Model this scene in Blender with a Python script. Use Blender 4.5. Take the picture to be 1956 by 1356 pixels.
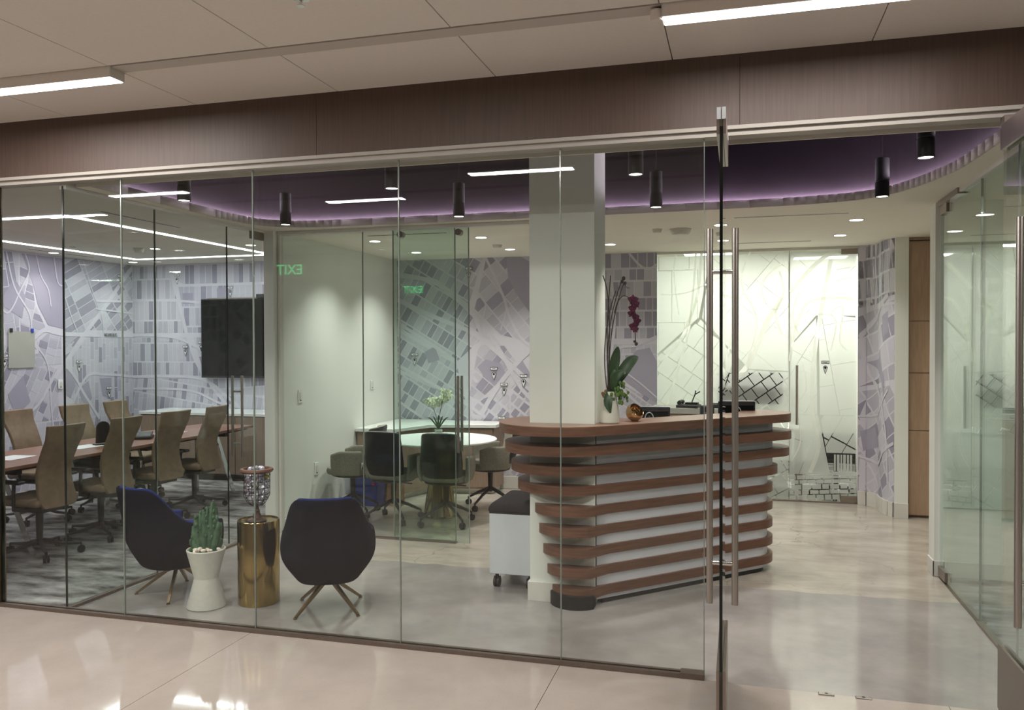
import bpy, bmesh, math, random
from mathutils import Vector, Matrix
random.seed(7)
PI = math.pi
sc = bpy.context.scene
for o in list(bpy.data.objects):
    bpy.data.objects.remove(o)
C = sc.collection
H = 1.65
# ------------------------------------------------------------------ camera
cam_d = bpy.data.cameras.new('camera'); cam = bpy.data.objects.new('camera', cam_d); C.objects.link(cam)
yaw, pitch, roll = math.radians(15.5646), math.radians(.8154), math.radians(-.1643)
cy, sy, cp, sp = math.cos(yaw), math.sin(yaw), math.cos(pitch), math.sin(pitch)
fw = Vector((-sy*cp, cy*cp, -sp)); r0 = Vector((cy, sy, 0)); u0 = r0.cross(fw)
rt = math.cos(roll)*r0 + math.sin(roll)*u0; up = -math.sin(roll)*r0 + math.cos(roll)*u0
m = Matrix((rt, up, -fw)).transposed().to_4x4(); m.translation = (0, 0, H)
cam.matrix_world = m
cam_d.sensor_fit = 'HORIZONTAL'; cam_d.sensor_width = 36; cam_d.lens = 36*1560/1956
cam_d.clip_start = .05; cam_d.clip_end = 80
sc.camera = cam
# ------------------------------------------------------------------ world, exposure, render settings
w = bpy.data.worlds.new('world'); sc.world = w; w.use_nodes = True
w.node_tree.nodes['Background'].inputs[0].default_value = (.9, .92, 1, 1)
w.node_tree.nodes['Background'].inputs[1].default_value = .02
vs = sc.view_settings
vs.view_transform = 'Standard'; vs.look = 'None'; vs.gamma = 1; vs.use_curve_mapping = False
vs.exposure = 0.0
cyc = sc.cycles
cyc.transparent_max_bounces = 24; cyc.max_bounces = 7; cyc.diffuse_bounces = 4; cyc.glossy_bounces = 4
cyc.transmission_bounces = 4; cyc.caustics_reflective = False; cyc.caustics_refractive = False
cyc.sample_clamp_indirect = 4.0; cyc.blur_glossy = .5; cyc.use_denoising = True

def lamp(name, kind, loc, energy, color=(1, 1, 1), rot=(0, 0, 0), parent=None, **kw):
    d = bpy.data.lights.new(name, kind); d.energy = energy; d.color = color
    for k, v in kw.items(): setattr(d, k, v)
    o = bpy.data.objects.new(name, d); C.objects.link(o); o.location = loc; o.rotation_euler = rot
    if parent: o.parent = parent
    return o
WARM = (1, .965, .93); NEUT = (1, .95, .88); COOL = (.93, .96, 1); PURP = (.80, .62, 1)
# lamp strengths (each lamp is placed by the builder of its fixture)
P_CORR, P_PEND, P_DOWN, P_CONF, P_BACK = 30, 62, 58, 21, 38

# ------------------------------------------------------------------ materials
def lin(c):
    return tuple((x/255/12.92 if x/255 <= .04045 else ((x/255+.055)/1.055)**2.4) for x in c)
def srgb(*c): return lin(c)
def mat(name, col, rough=.5, metal=0, var=.0, scale=30, bump=0, spec=.5, stretch=(1, 1, 1), col2=None, emit=None, estr=0, coat=0, detail=4, bscale=None):
    m = bpy.data.materials.new(name); m.use_nodes = True; nt = m.node_tree; b = nt.nodes['Principled BSDF']
    b.inputs['Base Color'].default_value = (*col, 1); b.inputs['Roughness'].default_value = rough
    b.inputs['Metallic'].default_value = metal; b.inputs['Specular IOR Level'].default_value = spec
    if coat: b.inputs['Coat Weight'].default_value = coat; b.inputs['Coat Roughness'].default_value = .08
    if emit: b.inputs['Emission Color'].default_value = (*emit, 1); b.inputs['Emission Strength'].default_value = estr
    if var or bump or col2:
        tc = nt.nodes.new('ShaderNodeTexCoord'); mp = nt.nodes.new('ShaderNodeMapping'); mp.inputs['Scale'].default_value = stretch
        nz = nt.nodes.new('ShaderNodeTexNoise'); nz.inputs['Scale'].default_value = scale; nz.inputs['Detail'].default_value = detail
        nt.links.new(tc.outputs['Object'], mp.inputs[0]); nt.links.new(mp.outputs[0], nz.inputs['Vector'])
        if var or col2:
            rp = nt.nodes.new('ShaderNodeValToRGB'); e = rp.color_ramp.elements
            e[0].position, e[1].position = .35, .65
            c2 = col2 or tuple(x*(1-var) for x in col)
            e[0].color = (*c2, 1); e[1].color = (*col, 1)
            nt.links.new(nz.outputs[0], rp.inputs[0]); nt.links.new(rp.outputs[0], b.inputs['Base Color'])
        if bump:
            bp = nt.nodes.new('ShaderNodeBump'); bp.inputs['Strength'].default_value = bump; bp.inputs['Distance'].default_value = .002
            nt.links.new(nz.outputs[0], bp.inputs['Height']); nt.links.new(bp.outputs[0], b.inputs['Normal'])
    return m
def emis(name, col, s):
    m = bpy.data.materials.new(name); m.use_nodes = True; nt = m.node_tree; nt.nodes.clear()
    e = nt.nodes.new('ShaderNodeEmission'); o = nt.nodes.new('ShaderNodeOutputMaterial')
    e.inputs[0].default_value = (*col, 1); e.inputs[1].default_value = s; nt.links.new(e.outputs[0], o.inputs[0]); return m
def glassmat(name, tint, refl=1.0, base=.028):
    m = bpy.data.materials.new(name); m.use_nodes = True; nt = m.node_tree; nt.nodes.clear(); N = nt.nodes.new; L = nt.links.new
    t = N('ShaderNodeBsdfTransparent'); t.inputs[0].default_value = (*tint, 1)
    g = N('ShaderNodeBsdfGlossy'); g.inputs['Roughness'].default_value = 0; g.inputs[0].default_value = (refl, refl, refl, 1)
    lw = N('ShaderNodeLayerWeight'); lw.inputs[0].default_value = .5
    p = N('ShaderNodeMath'); p.operation = 'POWER'; p.inputs[1].default_value = 5
    a = N('ShaderNodeMath'); a.operation = 'MULTIPLY_ADD'; a.inputs[1].default_value = 1-base; a.inputs[2].default_value = base
    mx = N('ShaderNodeMixShader'); o = N('ShaderNodeOutputMaterial')
    L(lw.outputs['Facing'], p.inputs[0]); L(p.outputs[0], a.inputs[0]); L(a.outputs[0], mx.inputs[0])
    L(t.outputs[0], mx.inputs[1]); L(g.outputs[0], mx.inputs[2]); L(mx.outputs[0], o.inputs[0]); return m
def filmmat(name, tr, col):
    m = bpy.data.materials.new(name); m.use_nodes = True; nt = m.node_tree; nt.nodes.clear(); N = nt.nodes.new; L = nt.links.new
    t = N('ShaderNodeBsdfTransparent'); t.inputs[0].default_value = (.9, .95, .92, 1)
    tl = N('ShaderNodeBsdfTranslucent'); tl.inputs[0].default_value = (*col, 1)
    d = N('ShaderNodeBsdfDiffuse'); d.inputs[0].default_value = (*col, 1)
    m1 = N('ShaderNodeMixShader'); m1.inputs[0].default_value = .35; m2 = N('ShaderNodeMixShader'); m2.inputs[0].default_value = 1-tr
    o = N('ShaderNodeOutputMaterial')
    L(tl.outputs[0], m1.inputs[1]); L(d.outputs[0], m1.inputs[2]); L(t.outputs[0], m2.inputs[1]); L(m1.outputs[0], m2.inputs[2]); L(m2.outputs[0], o.inputs[0]); return m

M = {}
M['ceil'] = mat('ceiling_paint', srgb(222, 214, 206), .9, var=.04, scale=3)
M['panel'] = mat('ceiling_panel_white', srgb(232, 224, 216), .85, var=.03, scale=60, bump=.1)
M['slot'] = mat('slot_cover_grey', srgb(200, 190, 182), .8, var=.03, scale=4)
M['soffit'] = mat('soffit_paint', srgb(228, 222, 208), .9, var=.03, scale=2)
M['trimh'] = mat('pale_aluminium_trim', srgb(172, 165, 156), .6, var=.03, scale=4)
M['lip'] = mat('cove_lip_paint', srgb(196, 188, 184), .9, var=.03, scale=2)
M['dark'] = mat('dark_ceiling_paint', srgb(36, 30, 38), .9, var=.1, scale=2, spec=0.04)
M['cove'] = mat('dark_plum_cove_paint', srgb(38, 33, 38), .95, var=.1, scale=2, spec=0.04)
M['wall'] = mat('white_wall_paint', srgb(228, 230, 222), .85, var=.03, scale=2)
M['trimw'] = mat('white_trim', srgb(214, 212, 204), .6, var=.03, scale=4)
M['back'] = mat('corridor_wall_paint', srgb(148, 144, 140), .9, var=.05, scale=2, spec=0.2)
M['fascia'] = mat('dark_walnut_veneer', srgb(86, 68, 59), .5, col2=srgb(78, 61, 52), scale=12, stretch=(9, 9, .35), bump=.15, detail=8)
M['track'] = mat('bronze_track', srgb(128, 115, 105), .4, .7, var=.1)
M['steel'] = mat('brushed_steel', srgb(190, 182, 175), .3, 1, var=.12, scale=8, stretch=(60, 60, 1))
M['steeld'] = mat('satin_nickel_rail', srgb(160, 148, 140), .38, 1, var=.08, scale=8, stretch=(1, 1, 60))
M['chrome'] = mat('chrome', srgb(225, 225, 225), .08, 1, var=.03)
M['glass'] = glassmat('clear_glass', (.955, .972, .962))
M['glassg'] = glassmat('green_tinted_glass', (.87, .945, .91))
M['glassr'] = glassmat('pale_green_glass', (.93, .965, .945))
M['gedge'] = mat('glass_edge', srgb(128, 136, 128), .15, 0, var=.1, spec=.8)
M['gedged'] = mat('dark_glass_edge', srgb(14, 20, 18), .15, 0, var=.1)
M['film'] = filmmat('frosted_film', .20, (.90, .92, .87))
M['film2'] = filmmat('dense_frosted_film', .0, (.97, .97, .92))
M['black'] = mat('black_plastic', srgb(34, 33, 34), .45, var=.15)
M['blackm'] = mat('black_powder_coat', srgb(30, 28, 30), .5, .2, var=.1)
M['rubber'] = mat('dark_rubber', srgb(38, 37, 38), .6, var=.2, spec=0.25)
M['tan'] = mat('tan_leather', srgb(140, 119, 97), .55, col2=srgb(126, 107, 87), scale=14, bump=.25, spec=0.3)
M['navy'] = mat('navy_velvet', srgb(30, 46, 104), .85, col2=srgb(22, 36, 88), scale=60, bump=.15, spec=0.12)
M['navyd'] = mat('dark_navy_wool', srgb(15, 18, 34), .95, col2=srgb(11, 13, 27), scale=90, bump=.05, spec=0.08)  # same navy fabric; shade on the chair's outside is put into the darker colour
M['bronze'] = mat('brushed_bronze', srgb(150, 130, 102), .35, .9, var=.15, scale=10)
M['brass'] = mat('polished_brass', srgb(178, 154, 102), .16, 1, var=.12, scale=6, stretch=(10, 10, .4))
M['cer'] = mat('white_ceramic', srgb(212, 210, 200), .55, var=.06, scale=40, bump=.1)
M['vase'] = mat('matte_grey_white_ceramic', srgb(206, 202, 190), .5, var=.04, scale=30)
M['pebble'] = mat('white_pebble', srgb(226, 216, 204), .7, col2=srgb(200, 184, 168), scale=30)
M['cactus'] = mat('cactus_green', srgb(72, 104, 74), .7, col2=srgb(46, 76, 56), scale=25, bump=.6)
M['leaf'] = mat('orchid_leaf_green', srgb(46, 74, 36), .4, col2=srgb(30, 54, 26), scale=14)
M['moss'] = mat('moss_green', srgb(92, 124, 50), .8, col2=srgb(58, 88, 34), scale=40)
M['stem'] = mat('dark_stem', srgb(62, 48, 38), .6, var=.2)
M['magenta'] = mat('magenta_petal', srgb(108, 24, 68), .6, col2=srgb(74, 12, 46), scale=30)
M['wpetal'] = mat('white_petal', srgb(244, 244, 226), .6, col2=srgb(226, 228, 200), scale=30)
M['bud'] = mat('brown_bud', srgb(120, 86, 46), .6, var=.2)
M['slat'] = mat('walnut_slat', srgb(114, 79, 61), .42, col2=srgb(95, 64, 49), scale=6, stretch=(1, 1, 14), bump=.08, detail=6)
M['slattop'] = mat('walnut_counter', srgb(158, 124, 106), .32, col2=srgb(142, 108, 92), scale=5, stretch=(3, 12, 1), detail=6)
M['tablew'] = mat('cherry_table_top', srgb(150, 106, 86), .35, col2=srgb(130, 88, 70), scale=5, stretch=(14, 1, 1), detail=6)
M['cred'] = mat('taupe_cabinet', srgb(150, 128, 110), .55, col2=srgb(138, 116, 100), scale=6, stretch=(10, 10, 1))
M['wood'] = mat('light_oak_panel', srgb(178, 150, 125), .5, col2=srgb(166, 138, 113), scale=6, stretch=(16, 16, 1), detail=6)
M['desk'] = mat('desk_white_laminate', srgb(214, 214, 220), .5, var=.03, scale=4)
M['solid'] = mat('white_solid_surface', srgb(232, 234, 230), .25, var=.03, scale=5)
M['steelw'] = mat('white_powder_coat', srgb(206, 210, 214), .5, var=.03)
M['cush'] = mat('charcoal_cushion', srgb(52, 48, 50), .9, var=.2, scale=80, bump=.3, spec=0.15)
M['gfab'] = mat('grey_fabric', srgb(134, 130, 118), .9, col2=srgb(118, 114, 103), scale=90, bump=.3, spec=0.15)
M['lgfab'] = mat('light_grey_fabric', srgb(172, 166, 154), .9, col2=srgb(158, 152, 140), scale=90, bump=.3, spec=0.15)
M['bleath'] = mat('black_leather', srgb(42, 42, 42), .5, col2=srgb(34, 34, 34), scale=30, bump=.2, spec=0.25)
M['blue'] = mat('blue_bin_plastic', srgb(26, 70, 170), .4, var=.08, scale=6)
M['kraft'] = mat('kraft_paper', srgb(168, 134, 92), .85, col2=srgb(148, 114, 74), scale=12, bump=.8)
M['red'] = mat('red_print', srgb(200, 40, 40), .6, var=.1)
M['paper'] = mat('white_paper', srgb(236, 236, 236), .8, var=.03)
M['sheet'] = mat('grey_paper_sheet', srgb(170, 170, 160), .85, var=.05, scale=4)
M['screen'] = mat('black_screen', srgb(16, 19, 18), .25, var=.1, scale=3, spec=.15)
M['gold'] = mat('polished_gold', srgb(196, 164, 120), .14, 1, var=.05)
M['wire'] = mat('dark_wire', srgb(34, 28, 28), .5, .5, var=.1)
M['rim'] = mat('reddish_brown_wood', srgb(104, 66, 50), .5, var=.2, scale=20)
M['iron'] = mat('brown_cast_metal', srgb(82, 62, 54), .5, .4, var=.2, scale=20)
M['foil'] = mat('crumpled_foil', srgb(222, 222, 230), .3, .5, col2=srgb(150, 146, 160), scale=30)
M['yellow'] = mat('yellow_wrapper', srgb(206, 196, 60), .4, var=.1)
M['pink'] = mat('pink_wrapper', srgb(176, 150, 158), .4, var=.1)
M['bluep'] = mat('blue_plastic', srgb(40, 70, 180), .5, var=.1)
M['led'] = emis('led_white', (.97, .97, 1), 7)
M['ledc'] = emis('led_cove', (.97, .82, 1), 150)
M['down'] = emis('downlight_lens', (1, .96, .9), 9)
M['exit'] = emis('exit_green', (.1, 1, .35), 6)
# map print
M['road'] = mat('map_road_print', srgb(208, 205, 214), .8, var=.03, scale=2)
M['b1'] = mat('map_block_pale', srgb(196, 193, 203), .8, var=.03, scale=2)
M['b2'] = mat('map_block_mid', srgb(180, 177, 189), .8, var=.03, scale=2)
M['b3'] = mat('map_block_dark', srgb(152, 148, 163), .8, var=.04, scale=2)
M['park'] = mat('map_park_lilac', srgb(164, 159, 175), .8, var=.04, scale=2)
M['ink'] = mat('map_ink', srgb(30, 30, 34), .7, var=.05)

def floor_mat(name, a, b, sc1, rough, speck=None, cracks=False, stretch=(1, 1, 1), spec=.5):
    m = bpy.data.materials.new(name); m.use_nodes = True; nt = m.node_tree; N = nt.nodes.new; L = nt.links.new; B = nt.nodes['Principled BSDF']
    tc = N('ShaderNodeTexCoord'); mp = N('ShaderNodeMapping'); mp.inputs['Scale'].default_value = stretch
    L(tc.outputs['Object'], mp.inputs[0])
    nz = N('ShaderNodeTexNoise'); nz.inputs['Scale'].default_value = sc1; nz.inputs['Detail'].default_value = 7; nz.inputs['Roughness'].default_value = .6
    L(mp.outputs[0], nz.inputs['Vector'])
    rp = N('ShaderNodeValToRGB'); e = rp.color_ramp.elements; e[0].position, e[1].position = .36, .64; e[0].color = (*a, 1); e[1].color = (*b, 1)
    L(nz.outputs[0], rp.inputs[0]); out = rp.outputs[0]
    if speck:
        v = N('ShaderNodeTexVoronoi'); v.inputs['Scale'].default_value = 70; L(tc.outputs['Object'], v.inputs['Vector'])
        r2 = N('ShaderNodeValToRGB'); e = r2.color_ramp.elements; e[0].position, e[1].position = .10, .16; e[0].color = (1, 1, 1, 1); e[1].color = (0, 0, 0, 1)
        L(v.outputs['Distance'], r2.inputs[0])
        mx = N('ShaderNodeMix'); mx.data_type = 'RGBA'; L(r2.outputs[0], mx.inputs[0]); L(out, mx.inputs[6]); mx.inputs[7].default_value = (*speck, 1); out = mx.outputs[2]
    if cracks:
        n2 = N('ShaderNodeTexNoise'); n2.inputs['Scale'].default_value = 3; n2.inputs['Detail'].default_value = 6; L(tc.outputs['Object'], n2.inputs['Vector'])
        v = N('ShaderNodeTexVoronoi'); v.feature = 'DISTANCE_TO_EDGE'; v.inputs['Scale'].default_value = 1.6
        ad = N('ShaderNodeMix'); ad.data_type = 'RGBA'; ad.inputs[0].default_value = .3; L(tc.outputs['Object'], ad.inputs[6]); L(n2.outputs['Color'], ad.inputs[7]); L(ad.outputs[2], v.inputs['Vector'])
        r2 = N('ShaderNodeValToRGB'); e = r2.color_ramp.elements; e[0].position, e[1].position = .002, .008; e[0].color = (.45, .45, .45, 1); e[1].color = (0, 0, 0, 1)
        L(v.outputs['Distance'], r2.inputs[0])
        n3 = N('ShaderNodeTexNoise'); n3.inputs['Scale'].default_value = 1.1; L(tc.outputs['Object'], n3.inputs['Vector'])
        r3 = N('ShaderNodeValToRGB'); e = r3.color_ramp.elements; e[0].position, e[1].position = .45, .6; L(n3.outputs[0], r3.inputs[0])
        ml = N('ShaderNodeMath'); ml.operation = 'MULTIPLY'; L(r2.outputs[0], ml.inputs[0]); L(r3.outputs[0], ml.inputs[1])
        mx = N('ShaderNodeMix'); mx.data_type = 'RGBA'; L(ml.outputs[0], mx.inputs[0]); L(out, mx.inputs[6]); mx.inputs[7].default_value = (*srgb(110, 92, 76), 1); out = mx.outputs[2]
    L(out, B.inputs['Base Color']); B.inputs['Roughness'].default_value = rough; B.inputs['Specular IOR Level'].default_value = spec
    return m
M['terr'] = floor_mat('cream_terrazzo', srgb(166, 156, 147), srgb(175, 164, 155), 3, .06, speck=srgb(158, 145, 134))
M['conc'] = floor_mat('grey_polished_concrete', srgb(134, 129, 126), srgb(160, 154, 149), 1.6, .11)
M['concb'] = floor_mat('beige_aged_concrete', srgb(158, 150, 139), srgb(184, 175, 163), 2.2, .14, cracks=True, stretch=(1, 2, 1))
M['carpet'] = floor_mat('streaked_grey_carpet', srgb(72, 67, 68), srgb(178, 175, 173), 1.25, .95, stretch=(2.2, 5.2, 1), spec=.1)

# ------------------------------------------------------------------ mesh builder
class MB:
    def __init__(s): s.v = []; s.f = []; s.mi = []; s.cur = 0; s.X = None
    def add(s, vs, fs):
        n = len(s.v)
        if s.X is not None: vs = [s.X @ Vector(v) for v in vs]
        s.v += [tuple(v) for v in vs]; s.f += [tuple(i+n for i in f) for f in fs]; s.mi += [s.cur]*len(fs); return s
    def box(s, x0, x1, y0, y1, z0, z1):
        return s.add([(x, y, z) for x in (x0, x1) for y in (y0, y1) for z in (z0, z1)],
                     [(0, 1, 3, 2), (4, 6, 7, 5), (0, 4, 5, 1), (2, 3, 7, 6), (0, 2, 6, 4), (1, 5, 7, 3)])
    def lathe(s, prof, n=24, cx=0, cy=0, sx=1, sy=1, cap=True):
        vs = []; fs = []
        for r, z in prof:
            for i in range(n):
                a = 2*PI*i/n; vs.append((cx+r*math.cos(a)*sx, cy+r*math.sin(a)*sy, z))
        for k in range(len(prof)-1):
            for i in range(n):
                j = (i+1) % n; fs.append((k*n+i, k*n+j, (k+1)*n+j, (k+1)*n+i))
        if cap:
            fs.append(tuple(range(n-1, -1, -1))); fs.append(tuple((len(prof)-1)*n+i for i in range(n)))
        return s.add(vs, fs)
    def tube(s, pts, r, n=8, rs=None):
        pts = [Vector(p) for p in pts]; vs = []; fs = []; prev = None
        for k, p in enumerate(pts):
            d = (pts[min(k+1, len(pts)-1)]-pts[max(k-1, 0)]).normalized()
            if prev is None:
                a = d.cross(Vector((0, 0, 1)));
                if a.length < .1: a = d.cross(Vector((1, 0, 0)))
            else: a = prev - d*prev.dot(d)
            a.normalize(); prev = a; b = d.cross(a); q = rs[k] if rs else r
            for i in range(n):
                t = 2*PI*(i+.5)/n; vs.append(p+q*(math.cos(t)*a+math.sin(t)*b))
        for k in range(len(pts)-1):
            for i in range(n):
                j = (i+1) % n; fs.append((k*n+i, k*n+j, (k+1)*n+j, (k+1)*n+i))
        fs.append(tuple(range(n-1, -1, -1))); fs.append(tuple((len(pts)-1)*n+i for i in range(n)))
        return s.add(vs, fs)
    def prism(s, poly, z0, z1):
        n = len(poly)
        return s.add([(x, y, z0) for x, y in poly]+[(x, y, z1) for x, y in poly],
                     [tuple(range(n-1, -1, -1)), tuple(range(n, 2*n))]+[(i, (i+1) % n, n+(i+1) % n, n+i) for i in range(n)])
    def sphere(s, c, r, n=10, m=7, sc=(1, 1, 1)):
        vs = [(c[0], c[1], c[2]-r*sc[2])]; fs = []
        for k in range(1, m):
            t = PI*k/m
            for i in range(n):
                a = 2*PI*i/n; vs.append((c[0]+r*sc[0]*math.sin(t)*math.cos(a), c[1]+r*sc[1]*math.sin(t)*math.sin(a), c[2]-r*sc[2]*math.cos(t)))
        vs.append((c[0], c[1], c[2]+r*sc[2])); L = len(vs)-1
        for i in range(n): fs.append((0, 1+(i+1) % n, 1+i)); fs.append((L, L-n+i, L-n+(i+1) % n))
        for k in range(m-2):
            for i in range(n):
                j = (i+1) % n; fs.append((1+k*n+i, 1+k*n+j, 1+(k+1)*n+j, 1+(k+1)*n+i))
        return s.add(vs, fs)
    def build(s, name, mt, parent=None, bevel=0, smooth=35, seg=2, sub=0, solid=0, loc=None):
        me = bpy.data.meshes.new(name); me.from_pydata(s.v, [], s.f)
        for mm in (mt if isinstance(mt, (list, tuple)) else [mt]): me.materials.append(M[mm] if isinstance(mm, str) else mm)
        if any(s.mi): me.polygons.foreach_set('material_index', s.mi)
        bm = bmesh.new(); bm.from_mesh(me); bmesh.ops.recalc_face_normals(bm, faces=bm.faces) if not solid else None; bm.to_mesh(me); bm.free()
        if smooth:
            me.polygons.foreach_set('use_smooth', [True]*len(me.polygons)); me.set_sharp_from_angle(angle=math.radians(smooth))
        o = bpy.data.objects.new(name, me); C.objects.link(o)
        if parent is not None: o.parent = parent
        if loc: o.location = loc
        if solid:
            q = o.modifiers.new('solid', 'SOLIDIFY'); q.thickness = solid; q.offset = 0
        if sub:
            q = o.modifiers.new('sub', 'SUBSURF'); q.levels = sub; q.render_levels = sub
        if bevel:
            q = o.modifiers.new('bev', 'BEVEL'); q.width = bevel; q.segments = seg; q.limit_method = 'ANGLE'; q.angle_limit = math.radians(40)
        return o
def thing(name, label, cat, loc=(0, 0, 0), rz=0, group=None):
    o = bpy.data.objects.new(name, None); C.objects.link(o); o.location = loc; o.rotation_euler = (0, 0, rz); o.empty_display_size = .1
    o['label'] = label; o['category'] = cat
    if group: o['group'] = group
    return o
def tag(o, label, cat, group=None, kind=None):
    o['label'] = label; o['category'] = cat
    if group: o['group'] = group
    if kind: o['kind'] = kind
    return o
def struct(o, label=None):
    o['kind'] = 'structure'
    if label: o['label'] = label
    o['category'] = o.name.split('.')[0].split('_')[0]
    return o
def sempty(name, label=None):
    o = bpy.data.objects.new(name, None); C.objects.link(o); return struct(o, label)
def dup(root, loc, rz, label, group=None):
    r = root.copy(); C.objects.link(r); r.location = loc; r.rotation_euler = (0, 0, rz); r['label'] = label
    if group: r['group'] = group
    for ch in list(root.children):
        c = ch.copy(); C.objects.link(c); c.parent = r
        for g in ch.children:
            d = g.copy(); C.objects.link(d); d.parent = c
    return r
def arc(cx, cy_, r, a0, a1, n):
    return [(cx+r*math.cos(math.radians(a0+(a1-a0)*i/n)), cy_+r*math.sin(math.radians(a0+(a1-a0)*i/n))) for i in range(n+1)]
def plate(name, outer, holes, z0, z1, mt, parent=None, bevel=0):
    cu = bpy.data.curves.new(name, 'CURVE'); cu.dimensions = '2D'; cu.fill_mode = 'BOTH'; cu.extrude = (z1-z0)/2
    for p in [outer]+holes:
        s = cu.splines.new('POLY'); s.points.add(len(p)-1); s.use_cyclic_u = True
        for i, (x, y) in enumerate(p): s.points[i].co = (x, y, 0, 1)
    t = bpy.data.objects.new('t', cu); C.objects.link(t)
    dg = bpy.context.evaluated_depsgraph_get(); me = bpy.data.meshes.new_from_object(t.evaluated_get(dg))
    bpy.data.objects.remove(t); bpy.data.curves.remove(cu)
    me.name = name
    for v in me.vertices: v.co.z += (z0+z1)/2
    bm = bmesh.new(); bm.from_mesh(me); bmesh.ops.remove_doubles(bm, verts=bm.verts, dist=1e-5); bmesh.ops.recalc_face_normals(bm, faces=bm.faces); bm.to_mesh(me); bm.free()
    me.materials.clear(); me.materials.append(M[mt])
    me.polygons.foreach_set('use_smooth', [True]*len(me.polygons)); me.set_sharp_from_angle(angle=math.radians(35))
    o = bpy.data.objects.new(name, me); C.objects.link(o)
    if parent is not None: o.parent = parent
    return o

FY = 4.10          # glass front
ZG = 2.65          # top of glass
ZC = 3.025         # corridor ceiling
BY = 8.93          # back wall of reception
CB = 9.15          # back wall of conference room
CX = -7.80         # left wall of conference room

# ================================================================== STRUCTURE
# corridor floor: large slabs with open joints
fl = sempty('floor', 'cream polished terrazzo corridor floor in front of the glass')
MB().box(-9, 5, -2, 4.07, -.12, -.012).build('bed', 'track', fl, smooth=0)
xs = [-9, -8.09, -6.29, -4.49, -2.69, -.885, .915, 2.715, 5]
for a, b in zip(xs, xs[1:]):
    MB().box(a+.0015, b-.0015, -2, 4.07, -.012, 0).build('floor_slab', 'terr', fl, smooth=0)
# reception floor: grey strip, beige strip
random.seed(3)
edge = [(-3.98+i*.05, 5.70+.012*math.sin(i*.9)+random.uniform(-.008, .008)) for i in range(109)]
e2 = [p for p in edge if p[0] < 1.36]
MB().prism([(-3.98, 4.07)]+[(1.37, 4.07)]+[(1.37, 5.70)]+e2[::-1], -.1, 0).build('floor', 'conc', None, smooth=0)
struct(bpy.data.objects['floor.001'], 'grey polished concrete floor inside the glass front')
MB().prism(e2+[(1.37, 5.70), (3.5, 5.70), (3.5, 9.2), (-3.98, 9.2)], -.1, -.0005).build('floor', 'concb', None, smooth=0)
struct(bpy.data.objects['floor.002'], 'beige aged concrete floor behind the reception desk')
struct(MB().box(-8, -3.98, 4.07, 9.2, -.1, .0).build('floor', 'carpet', None, smooth=0), 'streaked grey carpet of the conference room')
struct(MB().box(1.37, 3.6, 4.07, 6.5, -.1, .001).build('floor', 'carpet', None, smooth=0), 'streaked grey carpet of the room at right')
struct(MB().box(-1.2, 3.5, 9.2, 12, -.1, 0).build('floor', 'carpet', None, smooth=0), 'office floor behind the frosted glass')

# corridor walls behind the viewer
struct(MB().box(-9, 5, -2.1, -2, 0, 3.1).build('wall_back', 'back', None, smooth=0))
struct(MB().box(-9.1, -9, -2, 4.1, 0, 3.1).build('wall_left', 'back', None, smooth=0))
struct(MB().box(5, 5.1, -2, 4.1, 0, 3.1).build('wall_right', 'back', None, smooth=0))
struct(MB().box(-9, -4.54, 4.06, 4.14, 0, 3.1).build('wall_corridor', 'back', None, smooth=0))
struct(MB().box(3.2, 5, 4.06, 4.14, 0, 3.1).build('wall_corridor', 'back', None, smooth=0))

# corridor ceiling panels, slots
ce = sempty('ceiling', 'white panelled corridor ceiling above the glass front')
MB().box(-9, 5, -2, 4.12, ZC+.03, ZC+.1).build('ceiling_deck', 'back', ce, smooth=0)
cx = [-.315+.897*k for k in range(-10, 7)]
me = None
for (y0, y1) in ((3.475, 4.095), (2.175, 3.365), (1.355, 2.065), (-.4, 1.245), (-2, -.41)):
    me = None
    for a in cx:
        if a < -9.2 or a > 4.6: continue
        if me is None:
            o = MB().box(.0026, .8944, 0, y1-y0, 0, .02).build('ceiling_panel', 'panel', ce, smooth=0, loc=(a, y0, ZC)); me = o
        else:
            o = me.copy(); C.objects.link(o); o.location = (a, y0, ZC)
for y in (3.42, 2.12, 1.30):
    b = MB(); b.box(-9, 5, y-.046, y+.046, ZC-.003, ZC+.02); b.build('slot_cover', 'slot', ce, smooth=0)
# corridor linear lights
def corr_light(x0, x1, y, label, k=1.0):
    L_ = x1-x0
    t = thing('linear_light', label, 'ceiling light', (x0, y, ZC-.052), 0, 'linear corridor lights')
    b = MB(); b.box(0, L_, -.049, -.043, 0, .056); b.box(0, L_, .043, .049, 0, .056); b.box(0, L_, -.043, .043, .04, .056)
    b.build('housing', 'panel', t, smooth=0)
    MB().box(-.006, 0, -.049, .049, 0, .056).build('end_cap', 'trimw', t, smooth=0)
    MB().box(L_, L_+.006, -.049, .049, 0, .056).build('end_cap', 'trimw', t, smooth=0)
    MB().box(0, L_, -.043, .043, -.004, .014).build('diffuser', 'led', t, smooth=0)
    lamp('lamp', 'AREA', (L_/2, 0, -.006), P_CORR*L_*k, WARM, parent=t, shape='RECTANGLE', size=L_, size_y=.084)
    return t
c1 = corr_light(-4.2, -3.0, 3.42, 'lit linear ceiling light at the upper left of the photo', .75)
c2 = corr_light(-.30, .90, 3.42, 'lit linear ceiling light at the top right, above the open glass door', .6)
s_ = MB().lathe([(.022, -.012), (.026, 0), (.026, .03), (.012, .036)], 14).build('light_sensor', 'panel', None, loc=(-.328, 3.40, ZC-.045))
tag(s_, 'small white round sensor at the left end of the top right ceiling light', 'sensor')
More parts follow.
